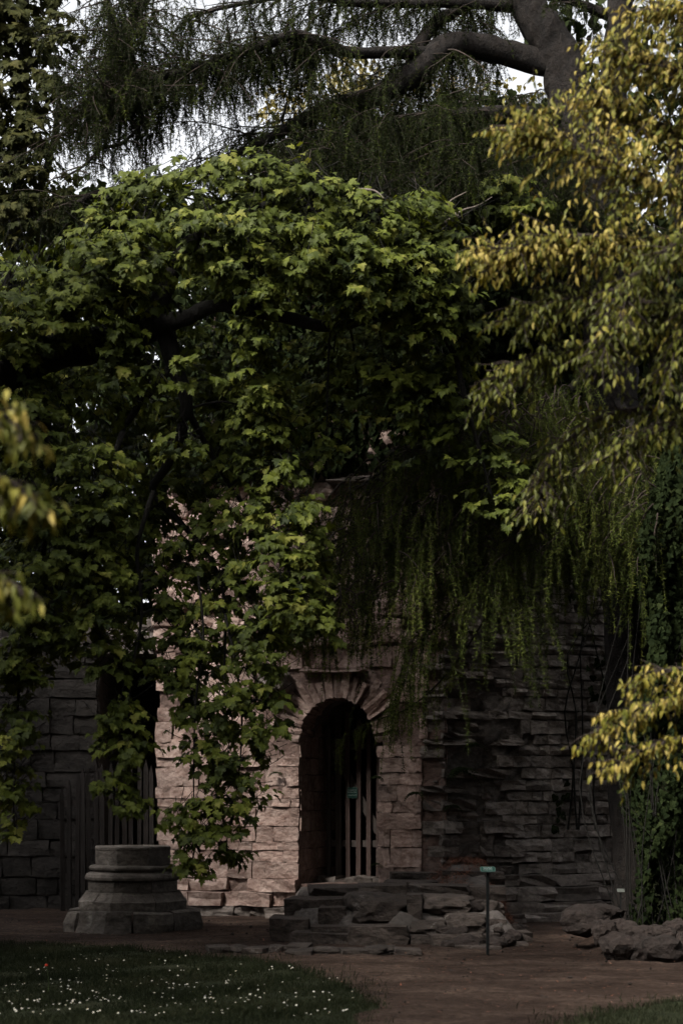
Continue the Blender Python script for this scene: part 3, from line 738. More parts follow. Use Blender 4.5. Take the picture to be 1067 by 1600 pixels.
# loose needles and crumbs on ledge and path
def scatter_tris(name, pts, ln, wd, mat, label, cat, flat=.25):
    n = len(pts); d = unit(np.column_stack([rng.normal(size=(n, 2)), rng.normal(0, flat, n)])); L_ = rng.uniform(.4, 1, n)*ln
    s_ = unit(np.cross(d, np.array([[0, 0, 1.]])))*wd
    V = np.stack([pts-s_, pts+s_, pts+d*L_[:, None]], 1).reshape(-1, 3)
    o_ = obj(name, mesh_np(name, V, np.arange(3*n).reshape(-1, 3), mat, np.repeat(rng.random(n), 3)))
    return tag(o_, label, cat, kind='stuff')
def on_platform(n, x0, x1, y0, y1):
    q = np.column_stack([rng.uniform(x0, x1, n), rng.uniform(y0, y1, n)])
    ix = np.clip(((q[:, 0]-gx[0])/.07).astype(int), 0, nx-1); iy = np.clip(((q[:, 1]-gy[0])/.07).astype(int), 0, ny-1)
    k = nz(q[:, 0]*4, q[:, 1]*3.) > -.15
    return np.column_stack([q, Zp[iy, ix]+.05+rng.uniform(0, .05, n)])[k]
pts = on_platform(9000, P(640, 1, 21).x, P(800, 1, 21).x, 20.0, 22.4)
pts2 = on_platform(700, P(500, 1, 20.5).x, P(700, 1, 20.5).x, 19.4, 21.5)
scatter_tris('needle_litter', np.concatenate([pts, pts2]), .11, .004, M['straw'], 'rust coloured fallen larch needles lying on the platform', 'needle litter')
n = 2600; q = np.column_stack([rng.uniform(-6, 6, n), rng.uniform(12.5, 23, n), np.full(n, .022)])
scatter_tris('path_litter', q, .04, .009, M['straw'], 'scattered dry leaf bits on the earth path', 'leaf litter', .1)

n = 2200; q = np.column_stack([rng.uniform(-6, 6, n), rng.uniform(12.2, 23, n)]); sc_ = rng.lognormal(-4.75, .45, n)
oc = np.array([[1, 0, 0], [0, 1, 0], [-1, 0, 0], [0, -1, 0], [0, 0, .7], [0, 0, -.7]], float); of = np.array([[0, 1, 4], [1, 2, 4], [2, 3, 4], [3, 0, 4], [1, 0, 5], [2, 1, 5], [3, 2, 5], [0, 3, 5]])
V = np.column_stack([q, np.full(n, .016)])[:, None]+oc[None]*sc_[:, None, None]*rng.uniform(.6, 1.3, (n, 6, 1)); F = of[None]+(np.arange(n)*6)[:, None, None]
tag(obj('gravel', mesh_np('gravel', V.reshape(-1, 3), F.reshape(-1, 3), M['rock'])), 'loose pebbles strewn over the earth path', 'gravel', kind='stuff')

# ------------------------------------------------------------------ leaf tools
def leaf_template(outline, fold=.18, droop=.25):
    """outline: half outline points (x>=0, y) from base to tip; blade in the xy plane, tip +y, normal +z"""
    half = np.array(outline, float); m = len(half)
    right = half; left = half[1:-1] * np.array([-1, 1])
    ring = np.concatenate([right, left[::-1]])
    ctr = np.array([[0, .42]]); P2 = np.concatenate([ctr, ring])
    zc = -droop*P2[:, 1]**2 + fold*np.abs(P2[:, 0])*.9
    V = np.column_stack([P2, zc]); k = len(ring)
    F = np.array([[0, 1+j, 1+(j+1) % k] for j in range(k)])
    return V, F
MAPLE = [(0, 0), (.10, -.02), (.27, -.07), (.24, .06), (.42, .10), (.56, .16), (.43, .26), (.56, .40), (.60, .56), (.42, .52), (.27, .50), (.27, .62), (.33, .76), (.17, .74), (.12, .86), (0, 1.05)]
ELLIP = [(0, 0), (.13, .13), (.22, .36), (.20, .60), (.10, .83), (0, 1.05)]
IVY = [(0, 0), (.28, -.1), (.46, .12), (.36, .42), (.16, .72), (0, .95)]
TM = [leaf_template(MAPLE, f, d) for f, d in ((.1, .22), (.22, .35), (.02, .12), (.28, .5))]
TE = [leaf_template(ELLIP, f, d) for f, d in ((.35, .25), (.6, .4), (.2, .12))]
TI = [leaf_template(IVY, .15, .2)]
def frames(tipd, nrm):
    y = unit(tipd); z = unit(nrm-(nrm*y).sum(-1, keepdims=True)*y); x = np.cross(y, z)
    return x, y, z
def leaves_mesh(name, pos, tipd, nrm, size, tint, temps, mat, parent=None, width=1.0):
    x, y, z = frames(tipd, nrm); Vs, Fs, As, off = [], [], [], 0
    which = rng.integers(0, len(temps), len(pos))
    for k, (TV, TF) in enumerate(temps):
        s_ = which == k; n = s_.sum()
        if not n: continue
        TVv = TV[None]*size[s_][:, None, None]
        V = pos[s_][:, None]+TVv[..., 0:1]*width*x[s_][:, None]+TVv[..., 1:2]*y[s_][:, None]+TVv[..., 2:3]*z[s_][:, None]
        F = TF[None]+(np.arange(n)*len(TV))[:, None, None]+off
        Vs.append(V.reshape(-1, 3)); Fs.append(F.reshape(-1, 3)); As.append(np.repeat(tint[s_], len(TV))); off += n*len(TV)
    return obj(name, mesh_np(name, np.concatenate(Vs), np.concatenate(Fs), mat, np.concatenate(As)), parent)
def leaf_objects(idx, pos, tipd, nrm, size, tint, temps, mat, parent, name='leaf', width=1.0):
    x, y, z = frames(tipd, nrm); lib = {}
    for i_ in idx:
        k = int(rng.integers(0, len(temps))); tb = round(float(tint[i_])*6)/6
        if (k, tb) not in lib:
            TV, TF = temps[k]; lib[(k, tb)] = mesh_np('leaf', TV*np.array([width, 1, 1]), TF, mat, np.full(len(TV), tb))
        rm = Matrix((x[i_], y[i_], z[i_])).transposed(); s_ = float(size[i_])
        put(name, lib[(k, tb)], pos[i_], rm, (s_, s_, s_), parent)
def pick_front(pos, size, nrm, count=300, cell=14):
    """the leaves that show largest: nearest one of each little window of the view, biggest first"""
    d = pos[:, 1]; sx = pos[:, 0]/d*FPX+CX; sy = HORIZON-(pos[:, 2]-EYE)/d*FPX
    ok = (sx > 0) & (sx < 1067) & (sy > 0) & (sy < 1600)
    key = (sx//cell).astype(int)*1000+(sy//cell).astype(int); best = {}
    for i_ in np.nonzero(ok)[0]:
        if key[i_] not in best or d[i_] < d[best[key[i_]]]: best[key[i_]] = i_
    c_ = np.array(list(best.values())); sc_ = size[c_]/d[c_]*np.abs(unit(nrm[c_])[:, 1]*.7+.3)
    return c_[np.argsort(-sc_)[:count]]

def clump_sprays(clumps, dens=1.0, area=2500., shell=.55):
    C_, O_, K_ = [], [], []
    for k, c in enumerate(clumps):
        px, py, rx, ry, Yc = c[:5]; f = c[5] if len(c) > 5 else 1.0
        n = max(3, int(3*math.pi*rx*ry/area*dens*f))
        ctr = np.array(P(px, py, Yc)); a_ = rx/FPX*Yc; c2 = ry/FPX*Yc; b_ = (a_+c2)*.5
        d = unit(rng.normal(size=(n, 3))); r_ = rng.uniform(shell, 1.05, n)[:, None]
        C_.append(ctr+d*r_*np.array([a_, b_, c2])); O_.append(d); K_.append(np.full(n, k))
    return np.concatenate(C_), np.concatenate(O_), np.concatenate(K_)

# ------------------------------------------------------------------ maples
def maple(name, loc, label, clumps, limbs, mat, tint_mu, trunk_n=1, size=(.06, .118), dens=1.0, split=300, per=9, fill=None, extra=()):
    T = thing(name, loc, label, 'tree'); limb_pts = []
    for j, (pts, rad) in enumerate(limbs):
        p, r_ = smooth_path([P(*q) for q in pts], rad, 7); V, F, F3 = tube(p, r_, 10, .14, j)
        obj('trunk' if j < trunk_n else 'branch', mesh_np('branch', V, [F, F3], M['maple_bark'], None, True), T); limb_pts.append(p)
    LP = np.concatenate(limb_pts)
    C_, O_, K_ = clump_sprays(clumps, dens, 860)
    if fill:
        pl_, n_, ya, yb = fill; pl_ = np.array(pl_); q = rng.uniform(pl_.min(0), pl_.max(0), (n_, 2)); q = q[in_poly(q[:, 0], q[:, 1], pl_)]
        Cf = np.array([list(P(a_, b_, rng.uniform(ya, yb))) for a_, b_ in q]); C_ = np.concatenate([C_, Cf]); O_ = np.concatenate([O_, unit(rng.normal(size=Cf.shape))]); K_ = np.concatenate([K_, np.zeros(len(Cf), int)])
    n_seen = len(C_)
    for (ex, ey, ez, er, en) in extra:
        dd_ = unit(rng.normal(size=(en, 3))); Cf = np.array([ex, ey, ez])+dd_*(er*rng.uniform(.2, 1, en)**.6)[:, None]*np.array([1, 1, .7])
        C_ = np.concatenate([C_, Cf]); O_ = np.concatenate([O_, dd_]); K_ = np.concatenate([K_, np.zeros(en, int)])
    bag = Bag()
    for c in clumps:
        q = np.array(P(*c[:3-1], c[4])); d = LP-q; d2 = (d**2).sum(1)+np.where(d[:, 2] < -.2, 3, 0); b_ = LP[d2.argmin()]
        m_ = (b_+q)/2+np.array([0, 0, .12]); bag.tube([b_, m_, q], [.018, .012, .006], 5, 5)
    pos, tp, nr, sz, tn = [], [], [], [], []
    for i_, (c_, o_, k) in enumerate(zip(C_, O_, K_)):
        far = i_ >= n_seen; out = np.array([o_[0]*.8, o_[1]*.8-.35, 0]); out = out/max(np.linalg.norm(out), .2)
        tw = unit(out*.8+np.array([0, 0, -.35])+rng.normal(0, .25, 3)); L_ = rng.uniform(.16, .34)
        base = c_-tw*L_*.6
        bag.tube([base-tw*.25+np.array([0, 0, .08]), base, c_+tw*L_*.4], [.005, .0035, .002], 3, 2)
        n = 4 if far else per+rng.integers(-2, 3); mu = tint_mu+rng.normal(0, .2)
        for q in range(n):
            t_ = q/(n-1); p_ = base+tw*L_*t_
            sd_ = unit(np.cross(tw, [0, 0, 1.]))*(1 if q % 2 else -1)*(1-t_*.7)
            dr = unit(tw*(.5+.6*t_)+sd_*.9+np.array([0, 0, -.55])+rng.normal(0, .28, 3))
            pos.append(p_+dr*rng.uniform(.03, .09)); tp.append(dr)
            nr.append(unit(np.array([0, 0, .85])+out*.55+np.array([0, -.25, 0])+rng.normal(0, .28, 3)))
            sz.append(rng.uniform(*size)*(1-.25*(t_ > .8))*(1.75 if far else 1)); tn.append(mu+rng.normal(0, .14))
    pos, tp, nr, sz, tn = map(np.array, (pos, tp, nr, sz, tn)); tn = np.clip(tn, 0, 1)
    tag(bag.build('twigs', M['maple_bark'], T), kind='stuff')
    sel = pick_front(pos, sz, nr, split) if split else np.array([], int)
    rest = np.ones(len(pos), bool); rest[sel] = False
    cr = leaves_mesh('crown', pos[rest], tp[rest], nr[rest], sz[rest], tn[rest], TM, mat, T); tag(cr, kind='stuff')
    leaf_objects(sel, pos, tp, nr, sz, tn, TM, mat, T)
    return T, len(pos)

y0 = 17.6
CL = [(215, 312, 58, 46, y0+.3), (165, 365, 56, 52, y0+.3), (295, 296, 80, 52, y0), (400, 282, 90, 52, y0), (490, 305, 72, 56, y0), (590, 345, 70, 60, y0), (655, 345, 55, 58, y0+.2), (705, 380, 38, 50, y0+.3),
      (140, 425, 75, 52, y0), (215, 395, 60, 60, y0-.2), (320, 370, 75, 50, y0-.3), (390, 390, 60, 70, y0-.3), (470, 390, 70, 60, y0-.3), (560, 410, 70, 60, y0-.2), (640, 420, 60, 60, y0), (690, 450, 45, 55, y0+.2),
      (400, 480, 40, 55, y0-.2), (560, 470, 50, 40, y0+.1), (650, 500, 60, 50, y0+.3), (720, 510, 35, 60, y0+.5),
      (50, 450, 66, 50, y0+.4), (30, 500, 70, 50, y0), (110, 480, 60, 50, y0), (180, 470, 45, 50, y0), (200, 540, 40, 40, y0+.2, .8),
      (20, 590, 60, 60, y0+.4), (40, 690, 70, 70, y0+.2), (110, 640, 50, 60, y0+.6, .6), (140, 740, 60, 60, y0), (50, 790, 70, 60, y0), (160, 810, 42, 60, y0), (90, 880, 90, 52, y0), (160, 920, 45, 55, y0), (50, 970, 60, 45, y0), (150, 985, 55, 30, y0), (175, 1035, 38, 25, y0), (25, 1050, 45, 40, y0),
      (25, 1130, 38, 50, y0+.2), (20, 1220, 32, 55, y0+.4), (25, 1300, 22, 32, y0+.4, .7),
      (400, 570, 50, 50, y0+.2, .9), (410, 650, 60, 60, y0+.4, .9), (350, 610, 50, 60, y0+1.2, .6), (430, 720, 55, 50, y0+.4, .7), (350, 720, 45, 60, y0+1.3, .5),
      (470, 800, 50, 40, y0+.2), (440, 860, 55, 45, y0+.2), (490, 870, 32, 35, y0+.2), (450, 930, 60, 45, y0), (495, 965, 36, 26, y0), (410, 990, 45, 50, y0+.2), (370, 900, 40, 50, y0+.7, .7),
      (330, 960, 45, 50, y0+.6, .7), (270, 980, 45, 40, y0+.6, .6), (300, 1050, 55, 45, y0+.5, .8), (390, 1060, 45, 45, y0+.3), (425, 1110, 28, 40, y0+.2), (350, 1110, 50, 45, y0+.3, .9), (295, 1110, 35, 35, y0+.4, .8), (400, 1160, 30, 35, y0+.2),
      (310, 1170, 30, 35, y0+.2, .8), (360, 1190, 38, 40, y0+.1), (390, 1225, 26, 35, y0+.1), (285, 1270, 28, 22, y0), (340, 1260, 45, 35, y0), (320, 1310, 48, 28, y0), (355, 1335, 26, 22, y0), (300, 1350, 38, 22, y0), (375, 1290, 14, 18, y0),
      (230, 1020, 45, 35, y0+.4, .8), (265, 1060, 35, 30, y0+.5, .8), (195, 1115, 34, 26, y0), (205, 1160, 38, 28, y0), (175, 1215, 32, 22, y0), (195, 1250, 30, 22, y0, .9), (170, 1140, 20, 30, y0),
      (520, 560, 60, 40, y0+.8, .6), (600, 560, 60, 50, y0+.6, .7), (560, 620, 50, 50, y0+1, .5), (640, 620, 50, 60, y0+.8, .7), (700, 600, 45, 60, y0+.7, .8), (510, 680, 35, 45, y0+.8, .7), (650, 690, 45, 35, y0+1, .6), (715, 680, 36, 40, y0+.8, .7), (765, 690, 36, 40, y0+.8), (785, 740, 30, 40, y0+.8), (800, 800, 22, 36, y0+.8), (750, 780, 20, 40, y0+.9, .5),
      (790, 305, 55, 38, y0+1.6, .8), (830, 330, 40, 30, y0+1.6, .8), (250, 700, 50, 80, y0+1.5, .5), (300, 570, 40, 40, y0-.1, .35), (235, 600, 36, 40, y0, .45), (280, 690, 40, 45, y0+.2, .4), (190, 610, 45, 50, y0+.3, .6), (240, 470, 30, 30, y0-.3, .4), (220, 830, 45, 60, y0+1.3, .7), (290, 880, 45, 50, y0+.9, 1), (250, 930, 40, 45, y0+.6, .8), (340, 820, 45, 50, y0+.9, .8), (400, 800, 40, 50, y0+.5, .8), (290, 1000, 40, 40, y0+.4, .6), (60, 1010, 50, 40, y0+.5)]
LB = [([(-170, 1500, 17.9), (-165, 1100, 18), (-130, 800, 18), (-60, 640, 18), (50, 560, 18.2), (170, 535, 18.1), (246, 503, 18)], [.34, .29, .26, .24, .21, .19, .17]),
      ([(246, 503, 18), (258, 445, 18), (285, 395, 18), (340, 350, 17.9), (430, 320, 17.8), (560, 345, 17.7)], [.13, .11, .09, .07, .045, .02]),
      ([(240, 510, 18), (290, 497, 17.7), (340, 478, 17.6), (430, 492, 17.6), (530, 510, 17.9), (640, 470, 17.8)], [.12, .085, .07, .07, .055, .02]),
      ([(255, 505, 18.05), (272, 570, 18), (292, 640, 18.1), (262, 725, 18.3), (240, 768, 18.5), (290, 825, 18.6), (338, 890, 18.5), (352, 960, 18.3), (350, 1060, 18.1)], [.12, .09, .072, .052, .04, .03, .022, .016, .01]),
      ([(610, 430, 17.8), (650, 470, 17.8), (705, 545, 18), (728, 630, 18.2), (745, 690, 18.3), (770, 780, 18.4)], [.03, .045, .035, .028, .02, .008]),
      ([(310, 900, 18), (318, 1000, 17.9), (306, 1100, 17.8), (303, 1240, 17.75), (312, 1330, 17.7)], [.014, .012, .010, .008, .004]),
      ([(352, 960, 17.9), (372, 1060, 17.8), (378, 1150, 17.75), (366, 1260, 17.7), (350, 1330, 17.7)], [.016, .012, .010, .007, .004]),
      ([(240, 768, 18.1), (215, 860, 18), (222, 960, 17.9), (205, 1060, 17.7), (196, 1200, 17.7), (186, 1260, 17.7)], [.03, .022, .016, .012, .008, .004]),
      ([(292, 640, 18.3), (360, 760, 18.7), (420, 840, 18.5), (470, 920, 18.1)], [.04, .025, .016, .008]),
      ([(50, 560, 18.2), (80, 700, 18), (70, 850, 17.9), (40, 1000, 17.9), (25, 1150, 17.9), (22, 1300, 18)], [.06, .045, .03, .02, .012, .006]),
      ([(-130, 800, 18), (-330, 640, 17), (-560, 480, 15.5), (-820, 380, 14)], [.2, .15, .1, .04]),
      ([(-60, 640, 18), (-260, 520, 18.6), (-460, 420, 19.5), (-640, 380, 20.5)], [.16, .12, .08, .03]),
      ([(272, 570, 18), (200, 660, 18), (160, 780, 17.8), (130, 900, 17.7), (160, 1000, 17.7)], [.05, .035, .025, .016, .008])]
MT, nm = maple('maple_tree', (P(-170, 1, 17.9).x, 17.9, 0), 'big drooping green maple spreading in front of the tower with hanging boughs', CL, LB, M['maple'], .5, fill=(
    [(-40, 400), (120, 350), (400, 300), (690, 370), (740, 560), (700, 690), (610, 640), (500, 640), (470, 760), (520, 900), (480, 990), (430, 1080), (320, 1050), (330, 920), (230, 880), (200, 1010), (-40, 1060)], 1500, 18.5, 19.3),
    # unseen leaf clumps added past the left edge, placed for their shade
    extra=[(-6.2, 14.4, 11.4, 1.4, 150), (-7.6, 13, 11.6, 1.5, 150), (-3.9, 12.9, 9.4, 1.3, 130), (-4.5, 10.2, 10.6, 1.5, 150), (-6.6, 13.8, 9.4, 1.6, 170), (-5.2, 12.6, 8.6, 1.4, 140), (-8.0, 14.6, 9.6, 1.5, 140), (-5.3, 14.9, 7.6, 1.0, 90), (-7.8, 15.6, 7.2, 1.4, 130), (-7.0, 14.0, 7.0, 1.6, 150), (-7.4, 12.0, 6.6, 1.6, 150), (-9.4, 20.8, 8.0, 1.6, 150), (-8.9, 18.2, 7.6, 1.5, 140), (-9.4, 15, 7.6, 1.7, 150), (-6.0, 10.6, 6.2, 1.5, 130), (-9, 12.5, 7, 1.6, 130), (-5.6, 13, 6.6, 1.2, 100), (-9.0, 21.8, 6, 1.4, 110), (-7.2, 22, 4.6, 1.2, 100), (-5.7, 20, 3.2, 1.1, 110), (-5.8, 18, 2.3, 1.1, 110), (-6, 21.6, 3.6, 1.0, 90), (-5.3, 16.2, 2.4, .9, 80), (-5.5, 22.6, 5.2, .9, 80), (-7, 19.5, 5, 1.3, 120)])
# grey dead twigs at the crown's right shoulder
bag = Bag()
for q in (((690, 352, 18), (720, 330, 18.2), (745, 322, 18.4), (768, 308, 18.5)), ((715, 338, 18.1), (700, 318, 18.1), (728, 300, 18)), ((700, 400, 18), (722, 385, 18), (712, 360, 18)), ((560, 296, 17.6), (585, 298, 17.5), (600, 310, 17.4))):
    bag = Bag(); bag.tube([P(*c) for c in q], list(np.linspace(.018, .005, len(q))), 5, 4); bag.build('dead_branch', M['dead'], MT)

# the olive maple at the upper left
CO = [(15, 40, 60, 50, 19.5), (70, 60, 50, 50, 19.3, .6), (30, 130, 60, 50, 19.4), (85, 150, 40, 45, 19.3, .6), (40, 210, 50, 50, 19.4), (15, 280, 50, 50, 19.4), (70, 280, 38, 50, 19.2, .8), (40, 350, 50, 45, 19.3), (100, 330, 30, 35, 19.2, .7), (-20, 100, 50, 90, 19.6), (-20, 250, 50, 90, 19.6), (105, 40, 25, 45, 19.2, .5), (50, -30, 80, 40, 19.5)]
LO = [([(-60, 1460, 20.4), (-50, 1000, 20.3), (-10, 600, 20.1), (20, 380, 19.9), (35, 200, 19.9), (40, -60, 19.9)], [.16, .12, .075, .07, .07, .05]),
      ([(20, 380, 19.9), (60, 300, 19.7), (85, 220, 19.5), (95, 120, 19.4)], [.06, .05, .04, .015])]
maple('maple_tree', (P(-60, 1, 20.4).x, 20.4, 0), 'dark olive maple rising along the upper left edge above the big maple', CO, LO, M['olive'], .45, 1, (.07, .12), 1.2, 200)

# ------------------------------------------------------------------ golden-leaved trees in the foreground
def gold_tree(name, loc, label, trunk, boughs, size, split, seedtint=.5, lead=.0, mult=1.0, canopy=None):
    T = thing(name, loc, label, 'tree')
    p, r_ = smooth_path(trunk[0], trunk[1], 7); V, F, F3 = tube(p, r_, 10, .1, 3)
    obj('trunk', mesh_np('trunk', V, [F, F3], M['maple_bark'], None, True), T)
    bag = Bag(); pos, tp, nr, sz, tn = [], [], [], [], []
    for j, (pts, rad, nside, slen, dns) in enumerate(boughs):
        nside = int(nside*mult)
        w_ = [P(*q) for q in pts]; p, r_ = smooth_path(w_, list(np.linspace(rad, .006, len(w_))), 7)
        V, F, F3 = tube(p, r_, 7, .1, j); obj('branch', mesh_np('branch', V, [F, F3], M['twig'], None, True), T)
        for s_ in range(nside):
            t_ = (s_+rng.random())/nside; i_ = int(t_*(len(p)-2)); st = p[i_]; dirb = unit(p[i_+1]-p[i_])
            side = unit(rng.normal(size=3)*np.array([.9, .8, .3])); d0 = unit(dirb*.75+side*.8+np.array([-lead, 0, .05])); L_ = slen*rng.uniform(.5, 1.15)*(1-.35*t_)
            K = max(4, int(L_/.13)); tw = [st]; d = d0.copy()
            for q in range(K):
                d = unit(d+np.array([0, 0, -.10])+rng.normal(0, .10, 3)); tw.append(tw[-1]+d*L_/K)
            bag.tube(tw, list(np.linspace(.006, .0018, K+1)), 3, 2)
            mu = seedtint+(.28 if pts[-1][1] < 420 or pts[-1][1] > 1000 else -.16)+rng.normal(0, .18)
            tw = np.array(tw); m = int(L_/.036*dns)
            for q in range(m):
                f = (q+.5)/m*K; a_ = int(min(f, K-1)); pp = tw[a_]+(tw[a_+1]-tw[a_])*(f-a_); dd = unit(tw[a_+1]-tw[a_])
                sd_ = unit(np.cross(dd, [0, 0, 1.]))*(1 if q % 2 else -1)
                hang = unit(sd_*.55+dd*.35+np.array([0, 0, -.85])+rng.normal(0, .22, 3))
                pos.append(pp+rng.normal(0, .008, 3)); tp.append(hang)
                nr.append(unit(sd_*.3+np.array([0, -.55, .5])+rng.normal(0, .4, 3))); sz.append(rng.uniform(*size)); tn.append(mu+rng.normal(0, .16))
    pos, tp, nr, sz, tn = map(np.array, (pos, tp, nr, sz, tn)); tn = np.clip(tn, 0, 1)
    if canopy:      # unseen leaves added above and beside the frame to block skylight
        lo_, hi_, nc = canopy; q = rng.uniform(lo_, hi_, (nc, 3)); q = q[(nz(q[:, 0]*1.2, q[:, 1]*1.2, q[:, 2]) > -.45) & ((q[:, 2] > EYE+1310/FPX*q[:, 1]) | (np.abs(q[:, 0])/q[:, 1] > 640/FPX))]; nc = len(q)
        pos = np.concatenate([pos, q]); tp = np.concatenate([tp, unit(np.array([0, 0, -1.])+rng.normal(0, .5, (nc, 3)))]); nr = np.concatenate([nr, unit(np.array([0, 0, .9])+rng.normal(0, .5, (nc, 3)))])
        sz = np.concatenate([sz, rng.uniform(.16, .24, nc)]); tn = np.concatenate([tn, np.clip(rng.normal(.4, .2, nc), 0, 1)])
        m_ = (np.array(lo_)+np.array(hi_))/2; tb_ = np.array(trunk[0][-2])
        for ax in range(5):
            e_ = rng.uniform(lo_, hi_); bag.tube([tb_, (tb_+e_)/2+np.array([0, 0, .4]), e_], [.05, .03, .01], 5, 5)
    tag(bag.build('twigs', M['twig'], T), kind='stuff')
    sel = pick_front(pos, sz, nr, split, 10); rest = np.ones(len(pos), bool); rest[sel] = False
    tag(leaves_mesh('crown', pos[rest], tp[rest], nr[rest], sz[rest], tn[rest], TE, M['gold'], T, .88), kind='stuff')
    leaf_objects(sel, pos, tp, nr, sz, tn, TE, M['gold'], T, width=.88)
    return len(pos)
yg = 10.6
tr = ([P(1330, 1660, yg), P(1325, 1300, yg), P(1310, 900, yg+.1), P(1290, 500, yg+.1), P(1270, 100, yg), P(1260, -300, yg)], [.2, .17, .15, .12, .09, .05])
BG_ = [([(1290, 420, yg), (1180, 330, yg), (1060, 300, yg-.1), (948, 250, yg-.1), (862, 215, yg), (828, 200, yg)], .035, 34, .55, 1.0),
       ([(1290, 520, yg+.2), (1150, 420, yg+.2), (1020, 380, yg+.1), (905, 370, yg), (819, 385, yg), (754, 395, yg)], .035, 40, .5, 1.0),
       ([(1280, 250, yg+.1), (1180, 160, yg), (1080, 120, yg), (1000, 90, yg+.1), (957, 70, yg+.1)], .03, 26, .5, 1.0),
       ([(1280, 150, yg-.2), (1170, 60, yg-.2), (1080, 20, yg-.1), (1010, 20, yg)], .03, 18, .5, .9),
       ([(1290, 600, yg), (1170, 520, yg), (1050, 480, yg), (948, 470, yg+.1), (871, 470, yg+.2), (802, 500, yg+.2)], .032, 34, .5, .95),
       ([(1290, 640, yg+.3), (1150, 570, yg+.3), (1000, 540, yg+.3), (896, 550, yg+.3), (819, 570, yg+.3), (759, 610, yg+.3)], .03, 26, .45, .9),
       ([(1250, 230, yg+.3), (1150, 230, yg+.3), (1050, 200, yg+.3), (965, 170, yg+.3), (939, 150, yg+.3)], .03, 26, .5, 1.0),
       ([(1290, 760, yg), (1180, 690, yg), (1090, 660, yg), (1010, 680, yg), (939, 720, yg+.1)], .026, 18, .4, .9),
       ([(1290, 720, yg+.5), (1120, 650, yg+.5), (982, 640, yg+.5), (896, 680, yg+.5), (853, 740, yg+.5), (840, 800, yg+.5)], .024, 20, .42, .7),
       ([(1250, 350, yg-.3), (1150, 330, yg-.3), (1060, 380, yg-.3), (1000, 430, yg-.3), (965, 500, yg-.3), (935, 570, yg-.3)], .025, 24, .45, .9),
       ([(1290, 560, yg-.2), (1170, 480, yg-.2), (1100, 480, yg-.2), (1060, 540, yg-.2), (1030, 620, yg-.2)], .024, 16, .45, .9),
       ([(1310, 1180, yg-.3), (1200, 1110, yg-.3), (1100, 1085, yg-.3), (1020, 1100, yg-.3), (965, 1120, yg-.3), (935, 1150, yg-.3)], .02, 20, .36, 1.0),
       ([(1310, 1220, yg-.4), (1180, 1150, yg-.4), (1080, 1150, yg-.4), (1000, 1175, yg-.4), (961, 1200, yg-.4)], .02, 14, .3, 1.0),
       ([(1310, 1140, yg-.3), (1180, 1060, yg-.3), (1090, 1045, yg-.3), (1020, 1050, yg-.3), (1000, 1062, yg-.3)], .02, 10, .26, 1.0)]
ng = gold_tree('golden_tree', (tr[0][0].x, yg, 0), 'yellow green tree with drooping oval leaves reaching in from the right edge', tr, BG_, (.036, .064), 300, mult=8.5, canopy=([1.2, 11.8, 8.9], [7, 16, 12.2], 6500))
yl = 6.2
tr2 = ([P(-330, 1950, yl), P(-320, 1500, yl), P(-300, 1000, yl), P(-280, 500, yl), P(-260, 0, yl)], [.12, .1, .08, .06, .03])
BL2 = [([(-290, 820, yl), (-180, 700, yl), (-90, 650, yl), (0, 650, yl), (40, 680, yl)], .018, 12, .22, 1.3),
       ([(-290, 900, yl), (-180, 790, yl), (-80, 740, yl), (10, 750, yl), (55, 790, yl)], .018, 12, .22, 1.3),
       ([(-290, 980, yl), (-180, 920, yl), (-90, 890, yl), (0, 900, yl), (40, 930, yl)], .016, 8, .2, 1.2)]
gold_tree('golden_tree', (tr2[0][0].x, yl, 0), 'blurred golden leaved twigs of a near tree at the left edge', tr2, BL2, (.045, .07), 160, .75, mult=7.0, canopy=([-8, 6.8, 5.6], [-2.9, 11, 8.2], 3600))

